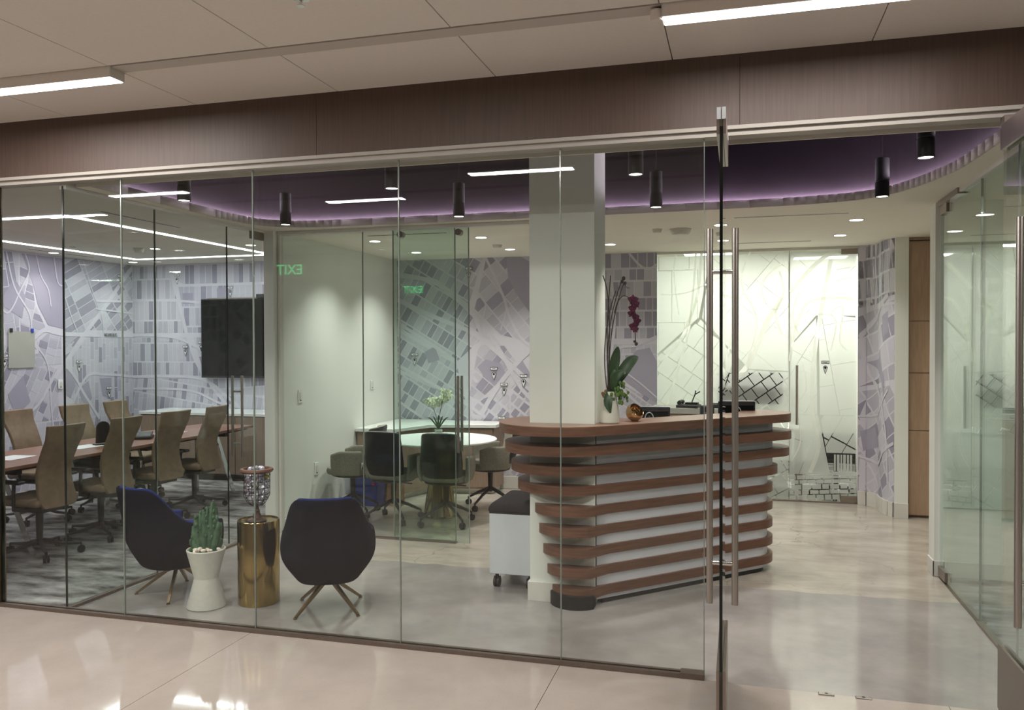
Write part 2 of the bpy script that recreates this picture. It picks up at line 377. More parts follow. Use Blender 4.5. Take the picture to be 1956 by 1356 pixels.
for a, b_, y, s_ in ((-2.03, -1.21, 2.12, 'across the top of the column'), (-5.39, -4.61, 2.12, 'over the upper left of the glass front'), (-3.70, -2.94, 1.30, 'left of the column below the dark ceiling edge'), (-6.91, -6.21, 1.30, 'at the far left of the glass')):
    t = corr_light(a, b_, y, 'corridor ceiling light reflected in the glass ' + s_, 1.9)
c3_ = corr_light(2.2, 3.6, 1.30, 'added unseen corridor fill light, out of view to the right', 1.6)  # added fixture, never in view; brightens the corridor ceiling by bounce
# sprinkler at top edge
sp_ = thing('sprinkler', 'small chrome sprinkler head in the corridor ceiling at the top edge', 'sprinkler', (-1.68, 2.92, ZC))
MB().lathe([(.035, -.004), (.035, 0), (.02, 0)], 18).build('escutcheon', 'chrome', sp_)
MB().lathe([(.006, -.03), (.008, -.01), (.012, -.002)], 10).build('nozzle', 'chrome', sp_)
MB().lathe([(.016, -.034), (.016, -.031)], 12).build('deflector', 'chrome', sp_)

# fascia above the glass
fa = sempty('wall_front', 'dark walnut veneer fascia above the glass front')
fx = [-9, -6.7, -4.48, -2.24, 0.0, 2.24, 5]
for a, b_ in zip(fx, fx[1:]):
    MB().box(a+.001, b_-.001, FY-.05, FY+.03, ZG+.035, ZC+.025).build('veneer_panel', 'fascia', fa, smooth=0)
MB().box(-9, 5, FY+.03, FY+.09, ZG+.03, 3.25).build('backing', 'dark', fa, smooth=0)
tr = sempty('trim_1', 'pale aluminium head trim between fascia and glass')
MB().box(-4.54, 3.2, FY-.055, FY-.01, ZG+.018, ZG+.036).build('head_channel', 'trimh', tr, smooth=0)
MB().box(-4.54, 3.2, FY-.035, FY+.05, ZG-.008, ZG+.017).build('head_channel', 'trimh', tr, smooth=0)
tr = sempty('trim_2', 'bronze floor channel under the glass front')
MB().box(-4.54, -.165, FY-.03, FY-.008, -.005, .022).build('floor_channel', 'track', tr, smooth=0)
MB().box(-4.54, -.165, FY+.008, FY+.03, -.005, .022).build('floor_channel', 'track', tr, smooth=0)
MB().box(-.28, -.165, FY-.032, FY+.032, .0, .028).build('patch_fitting', 'track', tr, smooth=0)
MB().box(1.15, 3.2, FY-.03, FY+.03, -.005, .022).build('floor_channel', 'track', tr, smooth=0)

# the glass front
w1 = sempty('window_1', 'frameless glass front between the corridor and the reception')
gx = [-4.485, -3.571, -2.673, -1.775, -.883, -.168]
for a, b_ in zip(gx, gx[1:]):
    MB().box(a+.003, b_-.003, FY-.006, FY+.006, .008, ZG+.01).build('glass_pane', 'glass', w1, smooth=0)
for a in gx[1:-1]:
    MB().box(a-.003, a+.003, FY-.005, FY+.005, .02, ZG).build('joint_seal', 'gedge', w1, smooth=0)
MB().box(-.168, -.164, FY-.006, FY+.006, .008, ZG).build('glass_edge', 'gedge', w1, smooth=0)
MB().box(1.20, 3.2, FY-.006, FY+.006, .008, ZG+.01).build('glass_pane', 'glassr', w1, smooth=0)
MB().box(1.192, 1.20, FY-.006, FY+.006, .02, ZG).build('glass_edge', 'gedge', w1, smooth=0)
MB().box(-4.54, -4.50, FY-.03, FY+.03, 0, ZG).build('jamb_post', 'bronze', w1, smooth=0)
MB().box(-4.497, -4.487, FY-.01, FY+.01, 0.02, ZG).build('jamb_seal', 'gedged', w1, smooth=0)

# open entrance door leaves
def door_leaf(x, side, name, label):
    d = sempty(name, label); y0, y1 = 3.44, 4.09
    MB().box(x-.006, x+.006, y0, y1, .08, 2.56).build('glass_leaf', 'glass', d, smooth=0)
    MB().box(x-.0062, x+.0062, y0-.003, y0, .30, 2.53).build('glass_edge', 'gedged', d, smooth=0)
    for (z0, z1) in ((.012, .30), (2.50, 2.61)):
        b = MB(); b.box(x-.019, x-.007, y0, y1, z0, z1); b.box(x+.007, x+.019, y0, y1, z0, z1)
        if z0 < 1: b.box(x-.007, x+.007, y0, y1, z0, .08)
        else: b.box(x-.007, x+.007, y0, y1, 2.56, z1)
        b.build('rail', 'steeld', d, smooth=0)
    b = MB(); b.box(x-.018, x-.002, y0-.002, y0, 2.56, 2.608); b.box(x+.002, x+.018, y0-.002, y0, 2.56, 2.608)
    b.build('rail_cap', 'steelw', d, smooth=0)
    yh = 3.70
    for sx in (-1, 1):
        MB().tube([(x+sx*.054, yh, .50), (x+sx*.054, yh, 2.15)], .0145, 16).build('pull_bar', 'steel', d)
    for z in (.68, 1.96):
        MB().tube([(x-.054, yh, z), (x+.054, yh, z)], .0095, 12).build('standoff', 'chrome', d)
    MB().box(x-.02, x+.02, y1-.06, y1+.0, 2.61, 2.642).build('pivot', 'steeld', d, smooth=0)
    MB().box(x-.018, x+.018, y1-.07, y1-.01, 0, .012).build('pivot', 'steeld', d, smooth=0)
    return d
door_leaf(-.072, 1, 'door_1', 'open glass entrance door seen edge-on right of the reception desk')
door_leaf(1.135, -1, 'door_2', 'open glass entrance door at the right edge with long steel pull')
for x, w_ in ((.394, 'left'), (.556, 'right')):
    t = thing('floor_strike', 'small steel lock plate in the threshold, %s of the two' % w_, 'floor plate', (x, 4.06, 0))
    MB().box(-.035, .035, -.012, .012, 0, .006).build('plate', 'steel', t, bevel=.002)
    MB().lathe([(.008, .006), (.008, .0065)], 10).build('socket', 'black', t)

# reception ceiling: white soffit with rounded recess, dark upper ceiling, cove strip
rp_ = [(1.24, 4.2), (1.22, 4.71), (1.194, 5.16), (1.14, 5.42), (1.07, 5.66), (.97, 5.88), (.82, 6.04), (.60, 6.125), (.30, 6.17), (-.62, 6.21), (-2.06, 6.20), (-3.2, 6.185), (-3.5, 6.16), (-3.70, 6.08), (-3.82, 5.94), (-3.87, 5.72), (-3.885, 5.45), (-3.88, 4.2)]
rec = []
for i in range(len(rp_)-1):
    q0, q1, q2, q3 = [Vector(rp_[max(0, min(len(rp_)-1, i+k))]) for k in (-1, 0, 1, 2)]
    for k in range(4):
        t = k/4
        l_ = (q2-q1).length; m1 = (q2-q0).normalized()*l_ if i else (q2-q1); m2 = (q3-q1).normalized()*l_
        rec.append(tuple((2*t**3-3*t*t+1)*q1+(t**3-2*t*t+t)*m1+(-2*t**3+3*t*t)*q2+(t**3-t*t)*m2))
rec.append(rp_[-1])
def inset(poly, cxy, d):
    n = len(poly); out = []
    for i in range(n):
        a = Vector(poly[i-1]); b = Vector(poly[i]); c = Vector(poly[(i+1) % n])
        n1 = Vector(((b-a).y, -(b-a).x)).normalized() if (b-a).length > 1e-6 else Vector((0, 0)); n2 = Vector(((c-b).y, -(c-b).x)).normalized()
        nn = (n1+n2).normalized(); out.append(tuple(b+nn*d/max(.5, nn.dot(n2))))
    return out
ZS = 2.63
big = inset(rec, None, .10)
big = [(x, max(y, 4.195)) for x, y in big]
so = sempty('ceiling', 'white soffit with curved edge around the dark recessed ceiling')
plate('soffit', [(-3.985, 4.19), (3.6, 4.19), (3.6, BY+.3), (-3.985, BY+.3)], [rec], ZS, ZS+.03, 'soffit', so)
# lip faces
n = len(rec); vs = []; fs = []
b = MB()
for i in range(n):
    p, q = rec[i], rec[(i+1) % n]
    if p[1] < 4.21 and q[1] < 4.21: continue
    b.add([(p[0], p[1], ZS-.001), (q[0], q[1], ZS-.001), (q[0], q[1], ZS+.056), (p[0], p[1], ZS+.056)], [(0, 1, 2, 3)])
lipo = b.build('cove_lip', 'lip', so, solid=.012, smooth=35)
MB_ = MB()
for i in range(n):
    p, q = big[i], big[(i+1) % n]
    if p[1] < 4.21 and q[1] < 4.21: continue
    MB_.add([(p[0], p[1], ZS+.02), (q[0], q[1], ZS+.02), (q[0], q[1], 3.2), (p[0], p[1], 3.2)], [(0, 1, 2, 3)])
MB_.build('cove_wall', 'cove', so, smooth=35)
path = [p for p in inset(rec, None, .078) if p[1] > 4.25]
MB().tube([(p[0], p[1], ZS+.060) for p in path], .006, 6).build('cove_strip', 'ledc', so)
struct(MB().box(-4.2, 1.8, 4.19, 6.9, 3.2, 3.25).build('ceiling', 'dark', None, smooth=0), 'dark plum recessed ceiling over the reception')
struct(MB().box(-7.95, -3.99, 4.19, CB+.1, 2.70, 2.76).build('ceiling', 'soffit', None, smooth=0), 'white ceiling of the conference room')
struct(MB().box(-1.2, 3.5, 9.2, 12, 2.72, 2.78).build('ceiling', 'soffit', None, smooth=0), 'white ceiling of the office behind the frosted glass')

# ------------------------------------------------------------------ map print generator
def cut(poly, p, ang, gap=0.0):
    """split convex poly by a line through p at ang; both halves pulled back by gap/2"""
    d = Vector((-math.sin(ang), math.cos(ang))); res = []
    for sgn in (1, -1):
        out = []; f = [sgn*(Vector(q)-Vector(p)).dot(d)-gap/2 for q in poly]
        for i in range(len(poly)):
            j = (i+1) % len(poly)
            if f[i] >= 0: out.append(poly[i])
            if (f[i] > 0 > f[j]) or (f[i] < 0 < f[j]):
                t = f[i]/(f[i]-f[j]); out.append((poly[i][0]+t*(poly[j][0]-poly[i][0]), poly[i][1]+t*(poly[j][1]-poly[i][1])))
        res.append(out if len(out) > 2 else None)
    return res
def strips(poly, ang, step, gap, jit=.0):
    """cut poly by parallel lines at ang"""
    d = Vector((-math.sin(ang), math.cos(ang))); f = [Vector(q).dot(d) for q in poly]; lo, hi = min(f), max(f)
    t = lo + step*random.uniform(.3, 1); out = []
    while t < hi:
        a, b_ = cut(poly, tuple(d*t), ang, gap)
        if b_: out.append(b_)
        poly = a
        if not poly: return out
        t += step*random.uniform(1-jit, 1+jit)
    if poly: out.append(poly)
    return out
def area(p):
    return abs(sum(p[i][0]*p[(i+1) % len(p)][1]-p[(i+1) % len(p)][0]*p[i][1] for i in range(len(p)))/2)
def gridp(poly, ang, bw, bh, g1, g2, dark=.2, out=None):
    for s_ in strips(poly, ang, bh, g1, .15):
        prev = None
        for q in strips(s_, ang+PI/2, bw, g2, .2):
            if area(q) < .0006: continue
            r = random.random()
            k = 2 if r < dark else (1 if r < dark+.3 else 0)
            out.append((q, k))
def mural(parent, name, regions, parks, roads, to3, seed, hi=None, mats=('b1', 'b2', 'b3', 'park', 'road'), cuts=None):
    random.seed(seed); blocks = []
    for gi, (poly, ang, bw, bh, g1, g2, dk) in enumerate(regions):
        new = []; gridp(poly, math.radians(ang), bw, bh, g1, g2, dk, new); blocks += [(q, k, gi) for q, k in new]
    b = MB()
    def emit(poly, lay, k):
        ps = [poly]
        if cuts:
            for s0 in cuts:
                nn = []
                for q in ps: nn += [x for x in cut(q, (s0, 0), PI/2) if x]
                ps = nn
        b.cur = k
        for q in ps: b.add([to3(u, v, lay) for u, v in q], [tuple(range(len(q)))])
    for q, k, gi in blocks: emit(q, .0010+.00012*gi, k)
    for pi, q in enumerate(parks): emit(q, .0028+.0002*pi, 3)
    for ri, (pts, wd) in enumerate(roads):
        pts = [Vector(p) for p in pts]
        # smooth
        sm = []
        for i in range(len(pts)-1):
            p0 = pts[max(i-1, 0)]; p1 = pts[i]; p2 = pts[i+1]; p3 = pts[min(i+2, len(pts)-1)]
            for k in range(6):
                t = k/6; sm.append(.5*((2*p1)+(-p0+p2)*t+(2*p0-5*p1+4*p2-p3)*t*t+(-p0+3*p1-3*p2+p3)*t**3))
        sm.append(pts[-1]); L_ = []; R_ = []
        for i, p in enumerate(sm):
            d = (sm[min(i+1, len(sm)-1)]-sm[max(i-1, 0)]).normalized(); nn = Vector((-d.y, d.x))*wd/2; L_.append(p+nn); R_.append(p-nn)
        for i in range(len(sm)-1): emit([tuple(R_[i]), tuple(R_[i+1]), tuple(L_[i+1]), tuple(L_[i])], .0042+.00025*ri, 4)
    o = b.build(name, list(mats), parent, smooth=0)
    return o
def pin(parent, to3, u, v, s=.05, dark=False, tagbox=True):
    """printed map marker: teardrop with outline and dot, and a small name plate"""
    out = [(u+s*.52*math.cos(a), v+s*.52*math.sin(a)) for a in [math.radians(x) for x in range(-30, 211, 20)]]+[(u, v-s*1.5)]
    b = MB()
    def fl_(poly, lay, k): b.cur = k; b.add([to3(x, y, lay) for x, y in poly], [tuple(range(len(poly)))])
    fl_(out, .0098, 0)
    inn = [(u+(x-u)*.80, v+(y-v)*.80-.002) for x, y in out]; fl_(inn, .0106, 0 if dark else 1)
    dot = [(u+s*.26*math.cos(a), v+s*.30*math.sin(a)) for a in [2*PI*k/10 for k in range(10)]]; fl_(dot, .0114, 1 if dark else 0)
    if tagbox:
        w_, h_ = s*.85, s*.34; z = v+s*1.25
        fl_([(u-w_, z-h_), (u+w_, z-h_), (u+w_, z+h_), (u-w_, z+h_)], .0098, 0)
        fl_([(u-w_*.88, z-h_*.7), (u+w_*.88, z-h_*.7), (u+w_*.88, z+h_*.7), (u-w_*.88, z+h_*.7)], .0106, 1)
        fl_([(u-w_*.45, z-h_*.15), (u+w_*.45, z-h_*.15), (u+w_*.45, z+h_*.2), (u-w_*.45, z+h_*.2)], .0114, 0)
    return b.build('map_pin', ['ink', 'paper'], parent, smooth=0)

# conference room walls
wl = struct(MB().box(CX-.1, CX, 4.0, CB+.1, 0, 2.75).build('wall_left', 'road', None, smooth=0), 'left conference room wall with lilac street map mural')
tL = lambda u, v, l: (CX+l, u, v)
mural(wl, 'street_map', [
    ([(8.0, 1.42), (9.15, 2.70), (8.0, 2.70)], 118, .10, .30, .012, .008, .45),
    ([(8.36, 1.83), (9.14, 1.83), (9.14, 2.62)], 128, .09, .15, .012, .008, .35),
    ([(8.12, .75), (9.15, .75), (9.15, 1.74), (8.34, 1.74), (8.12, 1.50)], 90, .19, .062, .012, .010, .22),
    ([(4.1, 0.0), (9.15, 0.0), (9.15, .74), (4.1, .74)], 80, .14, .11, .012, .008, .2),
    ([(4.1, .76), (7.9, .76), (7.9, 1.35), (7.0, 1.72), (4.1, 1.72)], 62, .15, .09, .012, .009, .25),
    ([(7.38, 1.62), (7.72, 1.86), (7.58, 2.1), (7.5, 2.68), (7.38, 2.68)], 74, .09, .2, .014, .010, .2), ([(7.98, 1.5), (8.2, 1.74), (7.98, 1.75)], 40, .1, .1, .01, .01, .1), ([(7.6, 1.4), (7.95, 1.42), (7.95, 1.74), (7.75, 1.78), (7.5, 1.6)], 74, .10, .14, .014, .010, .2),
    ([(4.1, 1.76), (7.36, 1.76), (7.36, 2.68), (4.1, 2.68)], 100, .22, .13, .014, .010, .5)],
    [[(7.40, 2.68), (7.98, 2.68), (7.98, 1.84), (7.76, 1.88), (7.62, 2.1), (7.55, 2.35)],
     [(8.02, 1.38), (8.12, 1.30), (8.16, 1.15), (8.08, 1.0), (8.01, 1.05)],
     [(8.2, 1.1), (8.36, 1.2), (8.42, .98), (8.3, .86)], [(8.55, 1.22), (8.75, 1.22), (8.74, .95), (8.6, 1.0)],
     [(7.1, 2.1), (7.3, 2.4), (7.45, 2.2), (7.4, 1.95)], [(7.2, 1.1), (7.4, 1.3), (7.5, 1.0), (7.3, .85)]],
    [([(7.85, 1.25), (8.3, 1.77), (8.65, 2.13), (9.0, 2.53), (9.15, 2.68)], .055), ([(4.1, 1.5), (7.3, 1.52), (7.54, 1.71), (7.71, 1.82), (7.96, 1.78), (8.64, 1.77), (9.15, 1.77)], .05),
     ([(7.0, .5), (7.37, .82), (7.62, .97), (7.98, 1.39), (8.33, .99), (8.54, .71)], .035), ([(8.04, .82), (8.33, 1.25), (8.64, 1.27), (9.15, 1.22)], .035),
     ([(7.2, 2.68), (7.3, 2.3), (7.5, 2.0), (7.55, 1.7), (7.75, 1.4), (7.8, .8), (7.9, .2)], .02), ([(7.0, 2.3), (7.2, 2.0), (7.4, 2.3), (7.5, 2.5), (7.45, 2.68)], .016),
     ([(7.98, 2.3), (8.1, 2.0), (8.2, 1.8)], .014), ([(8.3, 2.68), (8.45, 2.3), (8.6, 2.0), (8.62, 1.79)], .014), ([(8.5, 2.2), (9.15, 2.22)], .03), ([(8.5, 2.1), (9.15, 2.06)], .02),
     ([(7.6, 2.68), (7.66, 2.45), (7.76, 2.3), (7.8, 2.1)], .014), ([(7.85, 2.68), (7.9, 2.4), (7.98, 2.35)], .016)], tL, 11)
for u, v in ((8.91, 2.48), (8.21, 1.38), (8.70, 1.03), (7.16, 1.47)): pin(wl, tL, u, v, .05)
# street name lettering on the mural
fc = bpy.data.curves.new('street_name', 'FONT'); fc.body = 'WILSHIRE BLVD.'; fc.size = .062; fc.extrude = .0008; fc.space_character = .95
fo = bpy.data.objects.new('street_name', fc); C.objects.link(fo); fc.materials.append(M['ink']); fo.parent = wl
fo.location = (CX+.012, 8.62, 1.752); fo.rotation_euler = (PI/2, 0, PI/2); fo.scale = (.54, 1, 1)
dg = bpy.context.evaluated_depsgraph_get(); tm = bpy.data.meshes.new_from_object(fo.evaluated_get(dg))
fo2 = bpy.data.objects.new('street_name', tm); C.objects.link(fo2); fo2.parent = wl; fo2.location = fo.location; fo2.rotation_euler = fo.rotation_euler; fo2.scale = fo.scale
bpy.data.objects.remove(fo); fo2.name = 'street_name'

wb = struct(MB().box(CX-.1, -3.90, CB, CB+.1, 0, 2.75).build('wall_back', 'road', None, smooth=0), 'far conference room wall with lilac street map mural')
tB = lambda u, v, l: (u, CB-l, v)
mural(wb, 'street_map', [
    ([(CX, 1.80), (-7.0, 1.80), (-7.2, 2.68), (CX, 2.68)], 0, .075, .26, .022, .010, .2),
    ([(-6.95, 1.80), (-3.95, 1.80), (-3.95, 2.68), (-7.15, 2.68)], 0, .082, .27, .022, .010, .25),
    ([(CX, 1.24), (-6.75, 1.24), (-6.95, 1.74), (CX, 1.74)], 0, .07, .25, .02, .010, .22),
    ([(-6.86, 1.74), (-3.95, 1.74), (-3.95, 1.0), (-6.5, 1.0), (-6.7, 1.24)], 4, .10, .14, .02, .012, .2),
    ([(CX, .5), (-3.95, .5), (-3.95, .98), (-6.45, .98), (-6.7, 1.20), (CX, 1.20)], -8, .07, .22, .02, .010, .2)],
    [[(-7.02, 2.32), (-6.86, 2.32), (-6.86, 2.18), (-7.02, 2.18)], [(-6.5, 2.38), (-6.3, 2.38), (-6.3, 2.22), (-6.5, 2.22)]],
    [([(CX, 1.77), (-7.54, 1.77), (-7.1, 1.73), (-6.7, 1.56), (-6.2, 1.3)], .035), ([(CX, 2.24), (-7.09, 2.22), (-6.0, 2.14), (-4.0, 2.1)], .03),
     ([(CX, 1.22), (-7.02, 1.23), (-6.63, 1.16), (-6.24, .89), (-5.86, .7), (-4, .6)], .04), ([(-7.23, 2.68), (-7.05, 2.11), (-6.86, 1.5), (-6.63, 1.16), (-6.39, .89), (-6.1, .6)], .04),
     ([(CX, 1.06), (-6.94, 1.05), (-6.47, .89), (-6.2, .85)], .03), ([(-7.17, 2.42), (-6.38, 2.42), (-4, 2.43)], .035), ([(-7.1, 2.68), (-7.12, 2.5), (-7.0, 2.42)], .03)], tB, 12)
for u, v, d in ((-7.10, 2.50, 0), (-6.30, 2.32, 0), (-6.98, 1.56, 0), (-6.74, 1.62, 1)): pin(wb, tB, u, v, .045, d)
# wall between conference room and small meeting room
struct(MB().box(-3.985, -3.89, 6.27, BY+.3, 0, 2.70).build('wall_middle', 'wall', None, smooth=0), 'white wall between the two meeting rooms')
struct(MB().box(-3.888, -3.876, 6.30, BY-.003, 0, .10).build('baseboard_middle', 'trimw', None, bevel=.004, smooth=0), 'white baseboard of the middle wall')
# curved back wall of the reception: path
cp_ = [(-3.89, BY), (-.85, BY)]
ws = struct(MB().box(-3.89, -.86, BY, BY+.1, 0, 2.70).build('wall_back', 'road', None, smooth=0), 'back wall with map mural behind the meeting table and column')
tS = lambda u, v, l: (u, BY-l, v)
mural(ws, 'street_map', [
    ([(-3.89, 1.86), (-3.15, 1.44), (-2.85, 1.7), (-2.97, 1.99), (-3.42, 2.36), (-3.89, 2.45)], -31, .085, .17, .018, .010, .3),
    ([(-3.89, 2.5), (-3.4, 2.4), (-3.0, 2.1), (-2.82, 2.66), (-3.89, 2.66)], -31, .10, .16, .018, .010, .3),
    ([(-3.89, 1.80), (-3.15, 1.40), (-3.05, 1.0), (-3.89, 1.36)], -31, .08, .16, .018, .010, .32),
    ([(-3.89, 1.32), (-3.0, .94), (-2.9, .5), (-3.89, .5)], -31, .08, .15, .018, .010, .3),
    ([(-2.78, 2.66), (-2.28, 2.66), (-2.28, 1.66), (-2.62, 1.75), (-2.93, 2.05)], -50, .12, .20, .018, .008, .25),
    ([(-2.28, 2.66), (-1.45, 2.66), (-1.45, 1.0), (-2.28, 1.6)], -40, .12, .15, .018, .008, .25),
    ([(-2.88, 1.64), (-2.58, 1.62), (-2.42, 1.42), (-2.88, 1.0), (-3.0, 1.05)], -38, .10, .18, .016, .008, .25),
    ([(-2.5, 1.15), (-2.28, 1.35), (-1.45, .9), (-1.45, .1), (-2.5, .1)], -38, .085, .13, .030, .022, .3),
    ([(-2.95, .92), (-2.82, 1.02), (-2.52, 1.12), (-2.52, .1), (-2.98, .1)], -38, .085, .14, .032, .022, .35),
    ([(-3.89, .1), (-3.0, .1), (-3.0, .46), (-3.89, .46)], -38, .085, .14, .032, .022, .35),
    ([(-1.42, 1.70), (-.86, 1.70), (-.86, 2.64), (-1.42, 2.64)], 0, .085, .16, .022, .010, .42),
    ([(-1.42, 1.45), (-.86, 1.45), (-.86, 1.66), (-1.42, 1.66)], 0, .07, .14, .02, .010, .15),
    ([(-1.42, .2), (-.86, .2), (-.86, 1.0), (-1.42, 1.3)], -34, .07, .16, .02, .010, .3)],
    [[(-2.55, 2.62), (-2.38, 2.63), (-2.28, 2.57), (-2.28, 2.0), (-2.44, 2.22), (-2.53, 2.4)],
     [(-2.9, 1.38), (-2.80, 1.47), (-2.62, 1.42), (-2.56, 1.30), (-2.70, 1.17), (-2.82, 1.27)],
     [(-1.30, 1.31), (-1.08, 1.57), (-.94, 1.60), (-.86, 1.45), (-.86, 1.0), (-1.0, 1.08)],
     [(-2.46, 1.42), (-2.38, 1.48), (-2.28, 1.32), (-2.28, 1.22), (-2.38, 1.28)], [(-3.55, 1.55), (-3.42, 1.62), (-3.36, 1.46), (-3.5, 1.42)]],
    [([(-3.89, 2.17), (-3.42, 1.96), (-2.97, 1.78), (-2.7, 1.58), (-2.28, 1.22), (-1.45, .6)], .05), ([(-3.89, 2.45), (-3.42, 2.36), (-2.97, 2.0), (-2.66, 1.62), (-2.28, 1.03), (-1.5, .5)], .045),
     ([(-3.1, .3), (-2.98, .6), (-2.66, 1.15), (-2.28, 1.57), (-1.8, 1.9), (-1.45, 2.3)], .055), ([(-2.82, 2.68), (-2.6, 2.22), (-2.5, 1.92), (-2.28, 1.62), (-1.6, 1.2)], .03),
     ([(-3.89, 1.90), (-3.15, 1.44), (-2.9, 1.2)], .04), ([(-3.89, 1.40), (-3.15, 1.02), (-2.8, .8)], .04), ([(-3.89, .98), (-3.56, .77), (-3.1, .5)], .03),
     ([(-1.2, 2.68), (-1.05, 2.5), (-.95, 2.45), (-.86, 2.5)], .025), ([(-1.42, 1.42), (-1.25, 1.6), (-1.1, 1.62), (-.86, 1.72)], .03), ([(-1.36, 2.4), (-1.32, 1.9), (-1.36, 1.5), (-1.4, 1.0)], .035),
     ([(-1.38, 1.30), (-1.1, 1.02), (-.86, .84)], .03), ([(-1.24, 1.36), (-1.05, 1.22), (-.86, 1.06)], .016), ([(-2.95, 2.3), (-2.8, 2.1), (-2.86, 1.8), (-2.7, 1.7)], .018),
     ([(-2.7, 2.4), (-2.55, 2.1), (-2.62, 1.8)], .016)], tS, 13)
for u, v in ((-3.67, 1.46), (-2.70, 1.30), (-2.58, 1.12), (-2.35, 1.22), (-2.61, .74), (-3.0, 2.45)): pin(ws, tS, u, v, .05)
struct(MB().box(-3.87, -.87, BY-.016, BY-.004, 0, .14).build('baseboard_back', 'trimw', None, bevel=.004, smooth=0), 'white baseboard under the map mural')
# right curved mural wall
pth = [(1.16, BY), (1.235, BY-.005)] + arc(1.17, 8.75, .16, 62, -12, 8) + [(1.33, 8.62), (1.342, 8.52), (1.37, 8.42), (1.405, 8.36)]
wr = MB()
for i in range(len(pth)-1):
    p, q = pth[i], pth[i+1]; wr.add([(p[0], p[1], 0), (q[0], q[1], 0), (q[0], q[1], 2.7), (p[0], p[1], 2.7)], [(0, 1, 2, 3)])
wr.box(1.404, 1.52, 8.335, 8.6, 0, 2.7); wr.box(1.16, 1.52, BY+.02, BY+.2, 0, 2.7)
wr = struct(wr.build('wall_curve', 'wall', None), 'curved wall with map mural right of the frosted glass')
acc = [0]
for i in range(len(pth)-1): acc.append(acc[-1]+(Vector(pth[i+1])-Vector(pth[i])).length)
def tC(u, v, l):
    u = max(0, min(acc[-1]-1e-6, u))
    for i in range(len(acc)-1):
        if u <= acc[i+1]+1e-9: break
    t = (u-acc[i])/(acc[i+1]-acc[i]); a = Vector(pth[i]); b_ = Vector(pth[i+1]); p = a.lerp(b_, t); d = (b_-a).normalized()
    return (p.x+d.y*(l+.002), p.y-d.x*(l+.002), v)
AW = acc[-1]
mural(wr, 'street_map', [([(0, 0), (AW, 0), (AW, 2.7), (0, 2.7)], 0, AW*1.3, 3, 0, 0, 0)], [], [], tC, 5, mats=('road',)*5, cuts=acc[1:-1])
mural(wr, 'street_map', [
    ([(0, 2.0), (AW, 2.1), (AW, 2.68), (0, 2.6)], 5, .10, .19, .022, .010, .5),
    ([(0, 1.2), (AW, 1.3), (AW, 2.05), (0, 1.95)], 20, .16, .22, .02, .012, .3),
    ([(0, .1), (AW, .1), (AW, 1.25), (0, 1.15)], -55, .14, .17, .02, .012, .3)],
    [[(.1, 1.45), (.35, 1.5), (.52, 1.3), (.5, 1.1), (.42, 1.3), (.3, 1.36)], [(.02, .75), (.2, .8), (.3, .62), (.05, .55)], [(.45, 1.9), (.6, 1.95), (.6, 1.75), (.48, 1.7)]],
    [([(0, 1.7), (.3, 1.95), (.6, 2.1)], .05), ([(0, 1.96), (.25, 2.0), (AW, 2.02)], .025), ([(.05, 1.6), (.15, 1.3), (.4, 1.1), (.55, .8), (.6, .3)], .03), ([(0, .9), (.3, .95), (.6, 1.2)], .02),
     ([(0, .5), (.3, .45), (.5, .6), (AW, .7)], .03)], tC, 21, cuts=acc[1:-1])
bb = MB()
for i in range(len(pth)-1):
    p, q = pth[i], pth[i+1]; d = (Vector(q)-Vector(p)).normalized(); ox, oy = d.y*.018, -d.x*.018
    bb.add([(p[0]+ox, p[1]+oy, 0), (q[0]+ox, q[1]+oy, 0), (q[0]+ox, q[1]+oy, .14), (p[0]+ox, p[1]+oy, .14), (p[0], p[1], .14), (q[0], q[1], .14)], [(0, 1, 2, 3), (3, 2, 5, 4)])
bb.box(1.40, 1.52, 8.318, 8.333, 0, .14)
struct(bb.build('baseboard_curve', 'trimw', None), 'white baseboard following the curved mural wall')
# oak panelled recess at right
wp = sempty('wall_right', 'light oak panelled wall in the recess at right')
MB().box(1.50, 3.0, 8.44, 8.5, 0, 2.70).build('backing', 'cred', wp, smooth=0)
zs = [.02, .82, 1.362, 1.848, 2.60]
for a, b_ in zip(zs, zs[1:]):
    MB().box(1.535, 2.5, 8.40, 8.44, a+.003, b_-.003).build('oak_panel', 'wood', wp, smooth=0)
MB().box(1.505, 1.53, 8.36, 8.44, 0, 2.66).build('oak_jamb', 'cred', wp, smooth=0)
MB().box(1.53, 2.5, 8.38, 8.44, 2.605, 2.66).build('oak_head', 'cred', wp, smooth=0)
# right white wall (end seen beside the glass partition)
wq = struct(MB().box(1.325, 3.5, 6.33, 6.50, 0, 2.70).build('wall_right', 'wall', None, smooth=0), 'white wall end beside the right glass partition')
struct(MB().box(1.314, 3.5, 6.318, 6.33, 0, .11).build('baseboard_right', 'trimw', None, bevel=.003, smooth=0), 'white baseboard at the right wall')
MB().box(1.314, 1.325, 6.318, 6.50, 0, .11).build('baseboard_end', 'trimw', bpy.data.objects['baseboard_right'], bevel=.003, smooth=0)
struct(MB().box(3.5, 3.6, 4.1, 9.2, 0, 2.70).build('wall_right', 'wall', None, smooth=0), 'far white wall of the right meeting room')
struct(MB().box(1.8, 1.9, 6.5, 8.4, 0, 2.70).build('wall_right', 'wall', None, smooth=0), 'white wall of the passage by the oak panels')

# column
col_ = sempty('wall_column', 'square white column rising through the reception desk')
MB().box(-1.297, -.875, 5.075, 5.495, 0, 3.2).build('shaft', 'wall', col_, bevel=.003, smooth=0)
b = MB(); b.box(-1.31, -1.297, 5.062, 5.505, 0, .12); b.box(-1.297, -1.08, 5.062, 5.075, 0, .12)
b.build('baseboard', 'trimw', col_, smooth=0)

